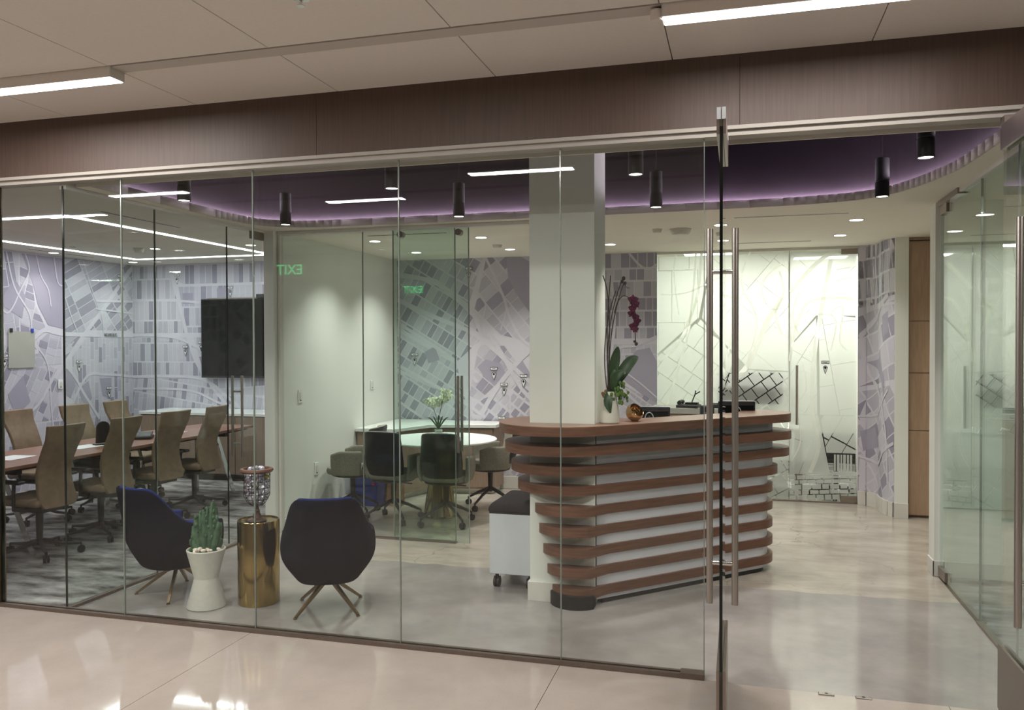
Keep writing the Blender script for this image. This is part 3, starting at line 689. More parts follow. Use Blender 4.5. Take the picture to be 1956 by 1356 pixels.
# ------------------------------------------------------------------ inner glass partitions
# conference room partition (window_2), X=-4.0
w2 = sempty('window_2', 'glass partition of the conference room')
ys = [4.13, 4.93, 5.75, 6.25]
PX = lambda y: -4.03+.045*(y-4.1)/2.15
for i, (a, b_) in enumerate(zip(ys, ys[1:])):
    if i == 2: continue
    MB().prism([(PX(a)-.006, a+.003), (PX(a)+.006, a+.003), (PX(b_)+.006, b_-.003), (PX(b_)-.006, b_-.003)], .02, 2.63).build('glass_pane', 'glassr', w2, smooth=0)
for a, k in ((4.13, 'gedged'), (4.93, 'gedge')):
    MB().box(PX(a)-.006, PX(a)+.006, a-.003, a+.003, .02, 2.63).build('glass_edge', k, w2, smooth=0)
MB().prism([(PX(4.13)-.02, 4.13), (PX(4.13)+.02, 4.13), (PX(6.26)+.02, 6.26), (PX(6.26)-.02, 6.26)], 0, .018).build('floor_channel', 'track', w2, smooth=0)
MB().prism([(PX(4.13)-.025, 4.13), (PX(4.13)+.025, 4.13), (PX(6.26)+.025, 6.26), (PX(6.26)-.025, 6.26)], 2.61, 2.70).build('head_channel', 'trimw', w2, smooth=0)
d3 = sempty('door_3', 'frameless glass door of the conference room with steel pull')
MB().prism([(PX(5.75)-.006, 5.756), (PX(5.75)+.006, 5.756), (PX(6.25)+.006, 6.24), (PX(6.25)-.006, 6.24)], .025, 2.60).build('glass_leaf', 'glassr', d3, smooth=0)
MB().box(PX(5.75)-.006, PX(5.75)+.006, 5.752, 5.756, .03, 2.6).build('glass_edge', 'gedged', d3, smooth=0)
for s_ in (-1, 1):
    MB().tube([(PX(5.9)+s_*.045, 5.88, .72), (PX(5.9)+s_*.045, 5.88, 1.39)], .011, 12).build('pull_bar', 'steel', d3)
for z in (.83, 1.26): MB().tube([(PX(5.9)-.045, 5.88, z), (PX(5.9)+.045, 5.88, z)], .008, 10).build('standoff', 'chrome', d3)
for z0, z1 in ((.025, .08), (2.545, 2.62)): MB().box(PX(6.2)-.014, PX(6.2)+.014, 6.08, 6.255, z0, z1).build('patch_fitting', 'steeld', d3, smooth=0)
# small meeting room front (window_3), Y=6.40
w3 = sempty('window_3', 'glass front of the small meeting room')
wy = 6.36
for a, b_, k in ((-3.885, -3.09, 'glassr'), (-3.082, -2.256, 'glassr')):
    MB().box(a, b_, wy-.006, wy+.006, .012, 2.60).build('glass_pane', k, w3, smooth=0)
for x in (-3.087, -2.256): MB().box(x-.003, x+.003, wy-.006, wy+.006, .012, 2.6).build('glass_edge', 'gedge', w3, smooth=0)
MB().box(-3.885, -2.25, wy-.02, wy+.02, 0, .014).build('floor_channel', 'steeld', w3, smooth=0)
MB().box(-3.885, -1.25, wy-.04, wy+.05, 2.60, ZS).build('header', 'trimw', w3, bevel=.004, smooth=0)
MB().box(-3.885, -3.865, wy-.03, wy+.03, 0, 2.60).build('jamb', 'trimw', w3, smooth=0)
d4 = sempty('door_4', 'sliding glass door of the small meeting room hung on two rollers')
MB().box(-2.79, -2.125, wy-.045, wy-.033, .015, 2.595).build('glass_leaf', 'glassg', d4, smooth=0)
for x in (-2.79, -2.125): MB().box(x-.003, x+.003, wy-.046, wy-.032, .015, 2.595).build('glass_edge', 'gedge', d4, smooth=0)
for x in (-2.71, -2.20):
    MB().tube([(x, wy-.085, 2.555), (x, wy-.03, 2.555)], .027, 16).build('roller', 'steeld', d4)
MB().tube([(-2.205, wy-.085, .76), (-2.205, wy-.085, 1.385)], .012, 12).build('pull_bar', 'steel', d4)
MB().tube([(-2.205, wy+.01, .76), (-2.205, wy+.01, 1.385)], .012, 12).build('pull_bar', 'steel', d4)
for z in (.86, 1.28): MB().tube([(-2.205, wy-.085, z), (-2.205, wy+.01, z)], .007, 10).build('standoff', 'chrome', d4)
# right partition X=1.38
w4 = sempty('window_4', 'green tinted glass partition at right')
d5 = sempty('door_5', 'glass door in the right partition with nickel patch fittings')
rx = 1.358
MB().box(rx-.006, rx+.006, 5.32, 6.29, .02, 2.60).build('glass_leaf', 'glassg', d5, smooth=0)
MB().box(rx-.006, rx+.006, 4.14, 5.312, .012, 2.61).build('glass_pane', 'glassg', w4, smooth=0)
MB().box(rx-.006, rx+.006, 5.313, 5.319, .02, 2.60).build('glass_edge', 'gedge', w4, smooth=0)
MB().box(rx-.018, rx+.018, 4.14, 5.33, 0, .014).build('floor_channel', 'steeld', w4, smooth=0)
MB().box(rx-.012, rx+.04, 5.33, 6.3, 0, .006).build('carpet_trim', 'track', w4, smooth=0)
for z0, z1 in ((.02, .085), (2.53, 2.60)): MB().box(rx-.016, rx+.016, 6.10, 6.295, z0, z1-.01*(z0>1)).build('patch_fitting', 'steeld', d5, smooth=0)
MB().box(rx-.02, rx+.05, 4.14, 6.3, 2.60, ZS).build('head_channel', 'trimw', w4, smooth=0)
MB().box(rx-.03, rx+.03, 5.75, 6.28, 2.59, 2.629).build('door_closer', 'steeld', d5, smooth=0)
MB().box(rx-.004, rx+.004, 5.33, 6.3, 2.595, 2.61).build('transom', 'glassr', w4, smooth=0)
# frosted glass wall (window_5) and door_6
w5 = sempty('window_5', 'frosted glass wall etched with a street map behind the desk')
d6 = sempty('door_6', 'frosted glass door with steel pull left of the curved mural')
GY = BY+.03
MB().box(-.86, .495, GY-.006, GY+.006, .01, 2.61).build('glass_pane', 'glassr', w5, smooth=0)
MB().box(.505, 1.15, GY-.006, GY+.006, .02, 2.60).build('glass_leaf', 'glassr', d6, smooth=0)
MB().box(.498, .502, GY-.006, GY+.006, .02, 2.62).build('glass_edge', 'gedge', d6, smooth=0)
MB().box(-.86, 1.16, GY-.02, GY+.02, 0, .012).build('floor_channel', 'steeld', w5, smooth=0)
MB().box(-.86, 1.16, GY-.02, GY+.02, 2.605, ZS).build('head_channel', 'trimw', w5, smooth=0)
for z0, z1 in ((.02, .08), (2.55, 2.605)): MB().box(1.0, 1.155, GY-.016, GY+.016, z0, z1).build('patch_fitting', 'steeld', d6, smooth=0)
MB().tube([(.572, GY-.05, .80), (.572, GY-.05, 1.415)], .013, 12).build('pull_bar', 'steel', d6)
for z in (.9, 1.3): MB().tube([(.572, GY-.05, z), (.572, GY-.006, z)], .007, 10).build('standoff', 'chrome', d6)
tF = lambda u, v, l: (u, GY-.008-l, v)
fm = ('film', 'film', 'film', 'film', 'film2')
def fr(pts, w_): return ([(-.84+(x-1260)*.00528, 1.65+(655-y)*.0055) for x, y in pts], w_)
def film(parent, regs, seed, roads=[]): return mural(parent, 'frosted_film', regs, [], roads, tF, seed, mats=fm)
F5 = [fr([(1262, 690), (1300, 655), (1335, 570), (1345, 480)], .03), fr([(1275, 785), (1300, 700), (1318, 640), (1330, 540), (1334, 480)], .022), fr([(1395, 745), (1440, 690), (1470, 620), (1500, 570)], .05),
      fr([(1440, 480), (1422, 540), (1452, 610), (1436, 690)], .016), fr([(1385, 560), (1410, 580), (1402, 650), (1390, 700)], .016), fr([(1265, 560), (1320, 556), (1400, 520)], .014),
      fr([(1500, 640), (1488, 600), (1503, 560), (1495, 520)], .02), fr([(1300, 600), (1290, 520), (1296, 480)], .012), fr([(1505, 500), (1470, 530), (1462, 560), (1478, 590), (1504, 590)], .012)]
F6 = [fr([(1515, 690), (1522, 640), (1540, 590), (1560, 575), (1600, 572), (1630, 575)], .03), fr([(1552, 900), (1568, 850), (1556, 780), (1560, 680), (1575, 580), (1590, 500)], .04),
      fr([(1516, 560), (1550, 520), (1590, 488), (1630, 480)], .04), fr([(1518, 880), (1535, 840), (1530, 780), (1545, 740), (1538, 690)], .014), fr([(1590, 670), (1600, 620), (1590, 600), (1612, 590), (1606, 650), (1620, 670)], .014),
      fr([(1600, 540), (1625, 535)], .012), fr([(1600, 520), (1625, 516)], .012), fr([(1530, 640), (1520, 600), (1532, 560)], .02)]
film(w5, [([(-.86, .02), (.49, .02), (.49, .9), (-.86, .9)], 30, .17, .20, .010, .008, .2),
          ([(-.86, .91), (-.25, .91), (-.05, 1.5), (-.4, 1.9), (-.86, 1.5)], -35, .16, .22, .009, .006, .2),
          ([(-.235, .91), (.49, .91), (.49, 1.34), (.1, 1.36), (-.10, 1.32)], 36, .11, .12, .012, .010, .2),
          ([(-.86, 1.53), (-.42, 1.92), (-.3, 2.58), (-.86, 2.58)], 0, .3, .5, .004, .004, .2),
          ([(-.04, 1.52), (.10, 1.375), (.49, 1.355), (.49, 2.58), (-.29, 2.58), (-.385, 1.92)], 50, .34, .46, .004, .003, .2)], 4, F5)
film(d6, [([(.505, .02), (1.15, .02), (1.15, .28), (.505, .28)], 4, .09, .055, .010, .012, .2),
          ([(.505, .285), (.90, .285), (.84, .60), (.78, .9), (.505, .9)], 70, .9, .33, .004, .004, .2),
          ([(.925, .33), (1.11, .33), (1.11, .50), (.925, .50)], 0, .031, .5, .010, .010, .2),
          ([(.92, .285), (1.15, .285), (1.15, .325), (.92, .325)], 0, .9, .9, .004, .004, .2),
          ([(.865, .515), (1.15, .515), (1.15, .9), (.80, .9)], 62, .5, .17, .006, .014, .2),
          ([(.505, .905), (.775, .905), (.76, 1.9), (.505, 1.6)], 60, .5, .3, .005, .004, .2),
          ([(.80, .905), (1.15, .905), (1.15, 1.9), (.785, 1.95)], 100, .4, .4, .005, .004, .2),
          ([(.505, 1.62), (.76, 1.93), (1.15, 1.92), (1.15, 2.58), (.505, 2.58)], 45, .5, .5, .003, .003, .2)], 8, F6)
pin(d6, tF, .85, 1.39, .045)

# office behind the frosted glass
struct(MB().box(-1.2, 3.5, 12, 12.1, 0, 2.75).build('wall_office', 'wall', None, smooth=0), 'white office wall behind the frosted glass')
struct(MB().box(-1.3, -1.2, 9.05, 12, 0, 2.75).build('wall_office', 'wall', None, smooth=0), 'left white office wall behind the frosted glass')
struct(MB().box(3.5, 3.6, 9.2, 12, 0, 2.75).build('wall_office', 'wall', None, smooth=0), 'right white office wall behind the frosted glass')
struct(MB().box(1.52, 3.5, 9.0, 9.1, 0, 2.75).build('wall_office', 'wall', None, smooth=0), 'front white office wall behind the curved mural')
# ================================================================== CEILING FIXTURES OF THE ROOMS
def pendant(label, x, y, first=None):
    if first: return dup(first, (x, y, 2.55), 0, label)
    t = thing('cylinder_pendant', label, 'pendant light', (x, y, 2.55), 0, 'black cylinder pendants')
    MB().lathe([(.036, .0), (.041, .0), (.041, .09), (.0385, .093), (.0385, .097), (.041, .10), (.041, .235), (.036, .24), (.003, .241)], 24, cap=False).build('shade', 'blackm', t)
    MB().lathe([(.036, .004), (.036, .010)], 20).build('lens', 'down', t)
    MB().tube([(0, 0, .23), (0, 0, .65)], .003, 6).build('cable', 'black', t)
    return t
p0 = None
names = ['leftmost', 'second from the left', 'third from the left', 'rightmost']
for r_, (y, rn) in enumerate(((4.40, 'front row, close behind the glass'), (5.50, 'back row over the lobby'))):
    for i in range(4):
        x = -3.36+1.412*i
        if r_ == 1: x = -3.305+1.385*i
        lb = 'black cylinder pendant, %s in the %s' % (names[i], rn)
        t = pendant(lb, x, y, p0); p0 = p0 or t
        lamp('pendant_lamp', 'SPOT', (x, y, 2.545), P_PEND, NEUT, parent=None, spot_size=math.radians(88), spot_blend=.9, shadow_soft_size=.035)
def downlight(label, x, y, z=2.63, first=None, e=P_DOWN, col=WARM):
    if z == 2.63: x, y = x*.951, y*.951
    if first: t = dup(first, (x, y, z), 0, label)
    else:
        t = thing('recessed_downlight', label, 'downlight', (x, y, z), 0, 'recessed downlights')
        MB().lathe([(.062, -.003), (.062, .0), (.05, .001)], 28).build('trim_ring', 'trimw', t)
        MB().lathe([(.050, -.0045), (.050, -.003)], 24).build('lens', 'down', t)
    lamp('downlight_lamp', 'SPOT', (x, y, z-.012), e, col, spot_size=math.radians(112), spot_blend=1.0, shadow_soft_size=.045)
    return t
dl = None
for x, y, lb in ((-3.53, 7.55, 'front left downlight over the small meeting room'), (-3.52, 8.62, 'rear left downlight of the small meeting room by the mural'),
                 (-2.42, 7.58, 'front right downlight over the small meeting room, by the smoke detector'), (-2.42, 8.62, 'rear right downlight of the small meeting room by the mural'),
                 (-1.30, 8.50, 'downlight right of the column near the mural'), (-.16, 7.38, 'downlight behind the handle of the open door'),
                 (.945, 7.40, 'front downlight in the soffit right of the desk'), (.93, 8.42, 'rear downlight before the frosted glass door'),
                 (-.16, 8.50, 'downlight in front of the frosted glass wall'), (2.2, 5.0, 'downlight of the right meeting room'), (2.3, 7.4, 'downlight of the passage by the oak panels')):
    t = downlight('lit '+lb, x, y, first=dl, e=P_DOWN*(1.9 if x < -2 else 1.2)); dl = dl or t
for x, y, lb in ((-6.18, 7.60, 'middle downlight of the conference room'), (-4.99, 7.61, 'downlight near the right end of the conference room'), (-7.55, 7.6, 'downlight close to the left mural wall'), (-7.45, 8.75, 'downlight in the far left corner of the conference room')):
    downlight('lit '+lb, x, y, 2.70, first=dl, e=P_DOWN*.35, col=NEUT)
# conference room recessed LED lines
led = thing('led_line', 'glowing recessed rectangular line of light in the conference room ceiling', 'ceiling light', (0, 0, 2.70))
X0, X1, Y0, Y1 = -7.16, -5.27, 5.43, 8.47
for a in ((X0, X1, Y0-.025, Y0+.025), (X0, X1, Y1-.025, Y1+.025), (X0-.025, X0+.025, Y0, Y1), (X1-.025, X1+.025, Y0, Y1)):
    MB().box(a[0], a[1], a[2], a[3], -.008, 0).build('light_strip', 'led', led, smooth=0)
    lx, ly = a[1]-a[0], a[3]-a[2]
    lamp('strip_lamp', 'AREA', ((a[0]+a[1])/2, (a[2]+a[3])/2, -.012), P_CONF*max(lx, ly)/3, COOL, parent=led, shape='RECTANGLE', size=lx, size_y=ly)
# office luminaires behind the frost
def office_light(label, x, y, z=2.70):
    t = thing('office_ceiling_light', label, 'ceiling light', (x, y, z))
    MB().box(-.30, .30, -.15, .15, -.02, .02).build('frame', 'trimw', t, bevel=.004)
    MB().box(-.27, .27, -.12, .12, -.026, -.02).build('diffuser', 'led', t, smooth=0)
    lamp('office_lamp', 'AREA', (0, 0, -.03), P_BACK, NEUT, parent=t, shape='RECTANGLE', size=.54, size_y=.24)
office_light('bright office ceiling light glowing behind the left of the frosted glass', -.35, 9.75)
office_light('bright office ceiling light glowing behind the frosted glass door', .85, 9.55, 2.60)
# slots, detectors
def slot(x0, x1, y, z, label):
    x0, x1, y, z = x0*.951, x1*.951, y*.951, ZS
    t = thing('air_slot', label, 'air vent', (x0, y, z))
    MB().box(0, x1-x0, -.016, .016, -.002, .0).build('slot_frame', 'trimw', t, smooth=0)
    MB().box(.004, x1-x0-.004, -.010, .010, -.003, -.002).build('slot_gap', 'black', t, smooth=0)
slot(-3.42, -2.62, 7.16, 2.68, 'thin black air slot in the ceiling of the small meeting room')
slot(-.045, .84, 7.00, 2.68, 'front black air slot in the soffit right of the column')
slot(-.07, .70, 8.80, 2.68, 'rear black air slot right above the frosted glass')
t = thing('air_slot', 'thin black air slot in the near right of the conference room ceiling', 'air vent', (-4.85, 5.35, 2.70), 0)
MB().box(-.016, .016, 0, .95, -.002, 0).build('slot_frame', 'trimw', t, smooth=0); MB().box(-.010, .010, .004, .946, -.003, -.002).build('slot_gap', 'black', t, smooth=0)
t = thing('air_slot', 'thin black air slot close to the left mural wall', 'air vent', (-7.50, 7.2, 2.70), 0)
MB().box(-.016, .016, 0, .95, -.002, 0).build('slot_frame', 'trimw', t, smooth=0); MB().box(-.010, .010, .004, .946, -.003, -.002).build('slot_gap', 'black', t, smooth=0)
def det(label, x, y, r, z=2.63, nm='smoke_detector', h=.03):
    if z == 2.63: x, y = x*.951, y*.951
    t = thing(nm, label, nm.replace('_', ' '), (x, y, z))
    MB().lathe([(r*1.1, -.006), (r*1.1, 0)], 24).build('base', 'trimw', t)
    MB().lathe([(r*.35, -h-.004), (r*.8, -h), (r, -h*.5), (r, -.006)], 24).build('cover', 'trimw', t)
det('white round access point on the soffit right of the column', -.516, 7.56, .085, nm='wireless_access_point', h=.05)
det('small white smoke detector left of the round access point', -.72, 7.50, .04)
det('white smoke detector between the two right downlights of the meeting room', -2.44, 8.2, .045)
det('small white smoke detector hidden by the handle of the open door', -.17, 7.9, .04)
det('white smoke detector in the middle of the conference room ceiling', -6.31, 7.5, .055, 2.70, h=.05)
det('flat round sprinkler cover left of the conference room detector', -6.9, 7.2, .03, 2.70, nm='sprinkler_cover', h=.008)

# exit sign on the corridor back wall (seen as a reflection)
ex = thing('exit_sign', 'green lit EXIT sign seen mirrored in the glass at left', 'exit sign', (-6.05, -1.995, 2.70), PI)
MB().box(-.24, .24, -.03, 0, -.13, .13).build('housing', 'trimw', ex, bevel=.004)
fc = bpy.data.curves.new('letters', 'FONT'); fc.body = 'EXIT'; fc.size = .20; fc.extrude = .002; fc.align_x = 'CENTER'; fc.materials.append(M['exit'])
fo = bpy.data.objects.new('letters', fc); C.objects.link(fo)
dg = bpy.context.evaluated_depsgraph_get(); tm = bpy.data.meshes.new_from_object(fo.evaluated_get(dg)); bpy.data.objects.remove(fo)
fo = bpy.data.objects.new('letters', tm); C.objects.link(fo); fo.parent = ex; fo.location = (0, -.032, -.08); fo.rotation_euler = (PI/2, 0, 0)

# ================================================================== RECEPTION DESK
desk = thing('reception_desk', 'curved reception desk with stacked walnut slats around the white column', 'reception desk', (0, 0, 0))
S2 = math.sqrt(.5)
colhole = [(-1.303, 5.069), (-.869, 5.069), (-.869, 5.501), (-1.303, 5.501)]
Ks = [-4.08, -4.12, -4.17, -4.19]; tips = [-1.53, -1.497, -1.46, -1.425]; cyl = [5.23, 5.25, 5.27, 5.30]
ends = [((.14, 6.248), .22), ((.165, 6.275), .20), ((.155, 6.335), .20), ((.05, 6.287), .22)]
for i in range(9):
    z1 = 1.142-.128*i; z0 = z1-.060
    if i < 4:
        K = Ks[i]; cx_ = (tips[i]+K+cyl[i]*S2)/(1+S2); R = cx_-tips[i]; cr, Rr = ends[i]
        out = arc(cx_, cyl[i], R, 72, 315, 44) + arc(cr[0], cr[1], Rr, -45, 125, 28) + [(cr[0]-.13, cr[1]+.06), (cr[0]-.16, cr[1]-.08), (-.66, 5.535), (-.78, 5.53)]
        if i == 0:
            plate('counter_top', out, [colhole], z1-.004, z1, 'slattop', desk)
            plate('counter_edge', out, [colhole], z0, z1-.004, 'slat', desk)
        else: plate('slat', out, [colhole], z0, z1, 'slat', desk)
    else:
        q = (i-4)/4; Lx = -1.295+.115*q; R = .25-.06*q; cx_ = Lx+R; cy2 = cx_+(R+4.16)/S2
        a = [p for p in arc(cx_, cy2, R, 175, 306, 26) if p[1] <= 5.066]
        out = [(-.868, 5.066), (a[0][0], 5.066)]+a+[(-.80, 5.14)]+arc(.015, 6.265, .22, -45, 135, 30)
        out += [(-.6, 5.85), (-.868, 5.45)]
        plate('slat', out, [], z0, z1, 'slat', desk)
bo = [(-.868, 5.094)]+arc(-.002, 6.248, .200, -45, 135, 24)+[(-.62, 5.83), (-.868, 5.42)]
plate('white_body', bo, [], .03, 1.081, 'desk', desk)
bo2 = [(-.868, 5.096)]+arc(.055, 6.292, .180, -45, 135, 24)+[(-.6, 5.80), (-.868, 5.40)]
plate('white_body_upper', bo2, [], .74, 1.0815, 'desk', desk)
def off(poly, c, k): return [(c[0]+(x-c[0])*k, c[1]+(y-c[1])*k) for x, y in poly]
MB().prism([(x, y) for x, y in off(bo, (-.4, 5.75), .95)], 0, .03).build('toe_kick', 'black', desk, smooth=0)
k8 = [(-.868, 5.066), (-1.15, 5.066)]+[p for p in arc(-.995, 5.10, .17, 175, 318, 18) if p[1] < 5.066]
MB().prism(k8, 0, .08).build('toe_kick', 'rubber', desk)
# work surface behind the ledge
MB().prism([(-.86, 5.55), (-.20, 6.30), (.0, 6.55), (-.45, 7.0), (-1.25, 6.15)], .72, .75).build('worktop', 'cred', desk, bevel=.003)
MB().prism([(-.47, 6.95), (-1.2, 6.18), (-1.22, 6.2), (-.49, 6.97)], 0, .72).build('modesty_panel', 'cred', desk, smooth=0)

# monitors (backs to the viewer)
def monitor(label, x, y, w_, z1, rz, scr='black'):
    t = thing('monitor', label, 'monitor', (x, y, .75), rz)
    MB().box(-w_/2, w_/2, -.012, .02, z1-.75-.28, z1-.75).build('panel_frame', 'black', t, bevel=.008)
    MB().box(-w_/2+.012, w_/2-.012, -.016, -.012, z1-.75-.265, z1-.75-.03).build('back_cover', 'screen', t, bevel=.003)
    MB().box(-w_/2+.002, w_/2-.002, -.014, .018, z1-.75, z1-.75+.004).build('top_edge', 'steelw', t, smooth=0)
    b = MB(); zc = z1-.75-.085
    b.tube([(.03*math.cos(a), -.0175, zc+.045*max(0, math.sin(a))*1.0) for a in [PI*k/12 for k in range(13)]], .0035, 6)
    b.tube([(-.03, -.0175, zc), (-.022, -.0175, zc-.04)], .003, 6); b.tube([(.03, -.0175, zc), (.022, -.0175, zc-.04)], .003, 6)
    b.build('emblem', 'steelw', t)
    b = MB(); b.sphere((0, -.017, zc+.006), .013, 10, 6, (1, .3, 1.2)); b.build('emblem_drop', 'black', t)
    MB().tube([(0, .03, .01), (0, .025, z1-.75-.2)], .016, 10).build('stand', 'black', t)
    MB().lathe([(.10, 0), (.10, .008), (.03, .014)], 24, 0, .03).build('foot', 'black', t)
    return t
monitor('low black monitor back with silver loop emblem beside the gold bowl', -.635, 6.02, .30, 1.183, math.radians(4))
monitor('low black monitor back with silver loop emblem at the right end of the desk', -.02, 6.36, .27, 1.21, math.radians(8), 'black')
t = thing('desk_speaker', 'small black round-edged speaker behind the counter by the door handle', 'speaker', (-.235, 6.30, .75), .2)
MB().box(-.05, .05, -.04, .04, .27, .43).build('cabinet', 'black', t, bevel=.015, seg=3)
MB().tube([(0, 0, 0), (0, 0, .27)], .02, 10).build('stand', 'black', t)
MB().tube([(0, -.041, .36), (0, -.046, .36)], .028, 16).build('cone', 'steeld', t)
# low cabinet in front of the frosted glass, phone and devices on it
cb_ = thing('low_cabinet', 'grey-topped low cabinet standing against the frosted glass behind the desk', 'cabinet', (-.86, 8.42, 0))
MB().box(0, .95, 0, .40, .03, .93).build('body', 'cred', cb_, bevel=.004)
MB().box(-.01, .96, -.01, .41, .93, .99).build('top', 'sheet', cb_, bevel=.004)
for k in range(2): 
    MB().box(.01+.475*k, .465+.475*k, -.016, 0, .05, .92).build('door', 'cred', cb_, bevel=.002)
ph = thing('desk_phone', 'black desk phone with handset lying on the low cabinet', 'phone', (-.50, 8.52, .99), -.15)
b = MB(); b.prism([(-.11, -.10), (.11, -.10), (.11, .10), (-.11, .10)], 0, .03); b.build('base', 'black', ph, bevel=.006)
MB().tube([(-.08, -.08, .05), (-.085, -.02, .062), (-.085, .04, .062), (-.08, .09, .05)], .016, 10, rs=[.022, .013, .013, .022]).build('handset', 'black', ph)
MB().box(-.04, .09, .0, .08, .03, .05).build('display', 'screen', ph, bevel=.004)
b = MB(); b.tube([(.02, .06, .05), (.05, .08, .13), (.10, .08, .16)], .006, 8); b.tube([(.05, .08, .13), (.055, .08, .17)], .006, 8); b.build('stand_arm', 'black', ph)
t = thing('cable_hub', 'flat black device beside the phone on the low cabinet', 'device', (-.20, 8.50, .99), .1)
MB().box(-.12, .12, -.05, .05, 0, .045).build('case', 'black', t, bevel=.01); MB().box(-.1, .1, -.04, .03, .045, .05).build('keys', 'rubber', t, smooth=0)

# vase with orchid
def petalmb(b, c, n, up, w_, l_):
    n = n.normalized(); a = up.normalized(); s = n.cross(a).normalized(); pts = []; rows = 5
    for k in range(rows+1):
        t = k/rows; ww = w_*math.sin(PI*min(1, .12+t*.86))
        for j in (-1, 0, 1): pts.append(c+a*l_*t+s*ww*j+n*(.12*l_*(1-abs(j))*-1+.15*l_*t*t))
    fs = []
    for k in range(rows):
        for j in range(2): fs.append((k*3+j, k*3+j+1, (k+1)*3+j+1, (k+1)*3+j))
    b.add(pts, fs)
def flower(parent, c, nrm, r, mt, name='flower', ctr='yellow'):
    b = MB(); n = Vector(nrm).normalized(); u = Vector((0, 0, 1)); s = n.cross(u).normalized(); u = s.cross(n)
    for k, (sc_, ww) in enumerate(((1, .34), (1.05, .52), (.95, .34), (.95, .34), (1.05, .52))):
        a = [90, 18, -54, 234, 162][k]; d = s*math.cos(math.radians(a))+u*math.sin(math.radians(a))
        petalmb(b, Vector(c), n, d, r*ww, r*sc_)
    b.cur = 1; b.sphere(tuple(Vector(c)+n*r*.15), r*.16, 6, 4)
    return b.build(name, [mt, ctr], parent, solid=.0012, smooth=60)
def leafobj(parent, base, pts, w_, mt, name='leaf', th=.003):
    b = MB(); pts = [Vector(p) for p in pts]; n = len(pts); vs = []; 
    for k, p in enumerate(pts):
        t = k/(n-1); d = (pts[min(k+1, n-1)]-pts[max(k-1, 0)]).normalized(); s = d.cross(Vector(base)).normalized(); q = s.cross(d)
        ww = w_*math.sin(PI*(.10+.88*t))**.7
        vs += [p-s*ww+q*ww*.25, p-s*ww*.5, p, p+s*ww*.5, p+s*ww+q*ww*.25]
    fs = [(k*5+j, k*5+j+1, (k+1)*5+j+1, (k+1)*5+j) for k in range(n-1) for j in range(4)]
    b.add(vs, fs); return b.build(name, mt, parent, solid=th, smooth=60, sub=1)
def bez(p0, p1, p2, p3, n=12):
    p0, p1, p2, p3 = map(Vector, (p0, p1, p2, p3)); return [((1-t)**3*p0+3*(1-t)**2*t*p1+3*(1-t)*t*t*p2+t**3*p3) for t in [k/n for k in range(n+1)]]
rv = Vector((.963, .268, 0)); fv = Vector((-.268, .963, 0))     # plant plane, picked to face the entrance
def pl(a, z, d=0): return rv*a+fv*d+Vector((0, 0, z))
vz = thing('ceramic_vase', 'matte white tapered ceramic vase beside the column on the counter', 'vase', (-.795, 5.16, 1.143))
MB().lathe([(.060, 0), (.064, .006), (.062, .05), (.052, .12), (.040, .185), (.036, .20), (.032, .20), (.036, .185)], 32).build('body', 'vase', vz)
oc = thing('orchid_plant', 'tall orchid with dark magenta flowers growing from the white vase', 'plant', (-.795, 5.16, 1.32))
random.seed(5)
stems = [((0, 0), (-.035, .28), (-.005, .5), (.07, .71)), ((-.01, 0), (-.06, .25), (-.02, .5), (.04, .66)), ((.005, .0), (-.02, .3), (.03, .55), (.095, .72)), ((-.012, 0), (.0, .3), (.02, .62), (-.04, .76)), ((0, 0), (-.03, .4), (-.0, .6), (.01, .76))]
for k, s_ in enumerate(stems):
    MB().tube(bez(*[pl(a, z, .01*k-.02) for a, z in s_]), .0032, 6).build('stem', 'stem', oc)
MB().tube(bez(pl(.03, .52, -.01), pl(.06, .66, -.01), pl(.12, .66, -.01), pl(.145, .56, -.02)), .003, 6).build('stem', 'stem', oc)
MB().tube(bez(pl(.145, .56, -.02), pl(.165, .48, -.02), pl(.155, .42, -.02), pl(.165, .33, -.02)), .003, 6).build('stem', 'stem', oc)
for k, (a, z, r) in enumerate(((.145, .60, .036), (.160, .575, .030), (.138, .545, .030), (.135, .515, .026), (.158, .49, .032), (.168, .465, .030), (.148, .435, .030), (.157, .415, .024))):
    flower(oc, pl(a, z, -.03-.01*(k % 3)), (-fv+rv*random.uniform(-.8, .8)+Vector((0, 0, random.uniform(-.5, .4)))), r, 'magenta', ctr='magenta')
for q_, r_ in ((pl(.167, .325, -.02), .011), (pl(.155, .34, -.02), .007), (pl(.09, .74, 0), .012), (pl(.10, .71, 0), .010), (pl(.08, .72, 0), .010)):
    b = MB(); b.sphere(tuple(q_), r_, 8, 6, (1, 1, 1.2)); b.build('bud', 'stem', oc)
MB().tube(bez(pl(.095, .70), pl(.11, .68), pl(.12, .675), pl(.13, .68)), .002, 5).build('tendril', 'stem', oc)
leafobj(oc, -fv, [pl(.01, .03), pl(.015, .11), pl(.03, .20), pl(.045, .27), pl(.055, .31)], .036, 'leaf')
leafobj(oc, -fv+Vector((0, 0, .7)), [pl(.02, .04), pl(.07, .12), pl(.12, .20), pl(.16, .235), pl(.185, .24)], .042, 'leaf')
leafobj(oc, -fv+Vector((0, 0, .5)), [pl(.0, .0), pl(.015, .07, -.02), pl(.04, .125, -.04), pl(.075, .15, -.05), pl(.10, .14, -.06)], .03, 'leaf')
leafobj(oc, -fv, [pl(.0, .03, -.02), pl(-.015, -.01, -.05), pl(-.02, -.06, -.058), pl(.0, -.11, -.062)], .033, 'leaf')
leafobj(oc, -fv, [pl(.03, .03, -.02), pl(.025, .07, -.03), pl(.02, .12, -.03), pl(.03, .17, -.02)], .03, 'leaf')
b = MB()
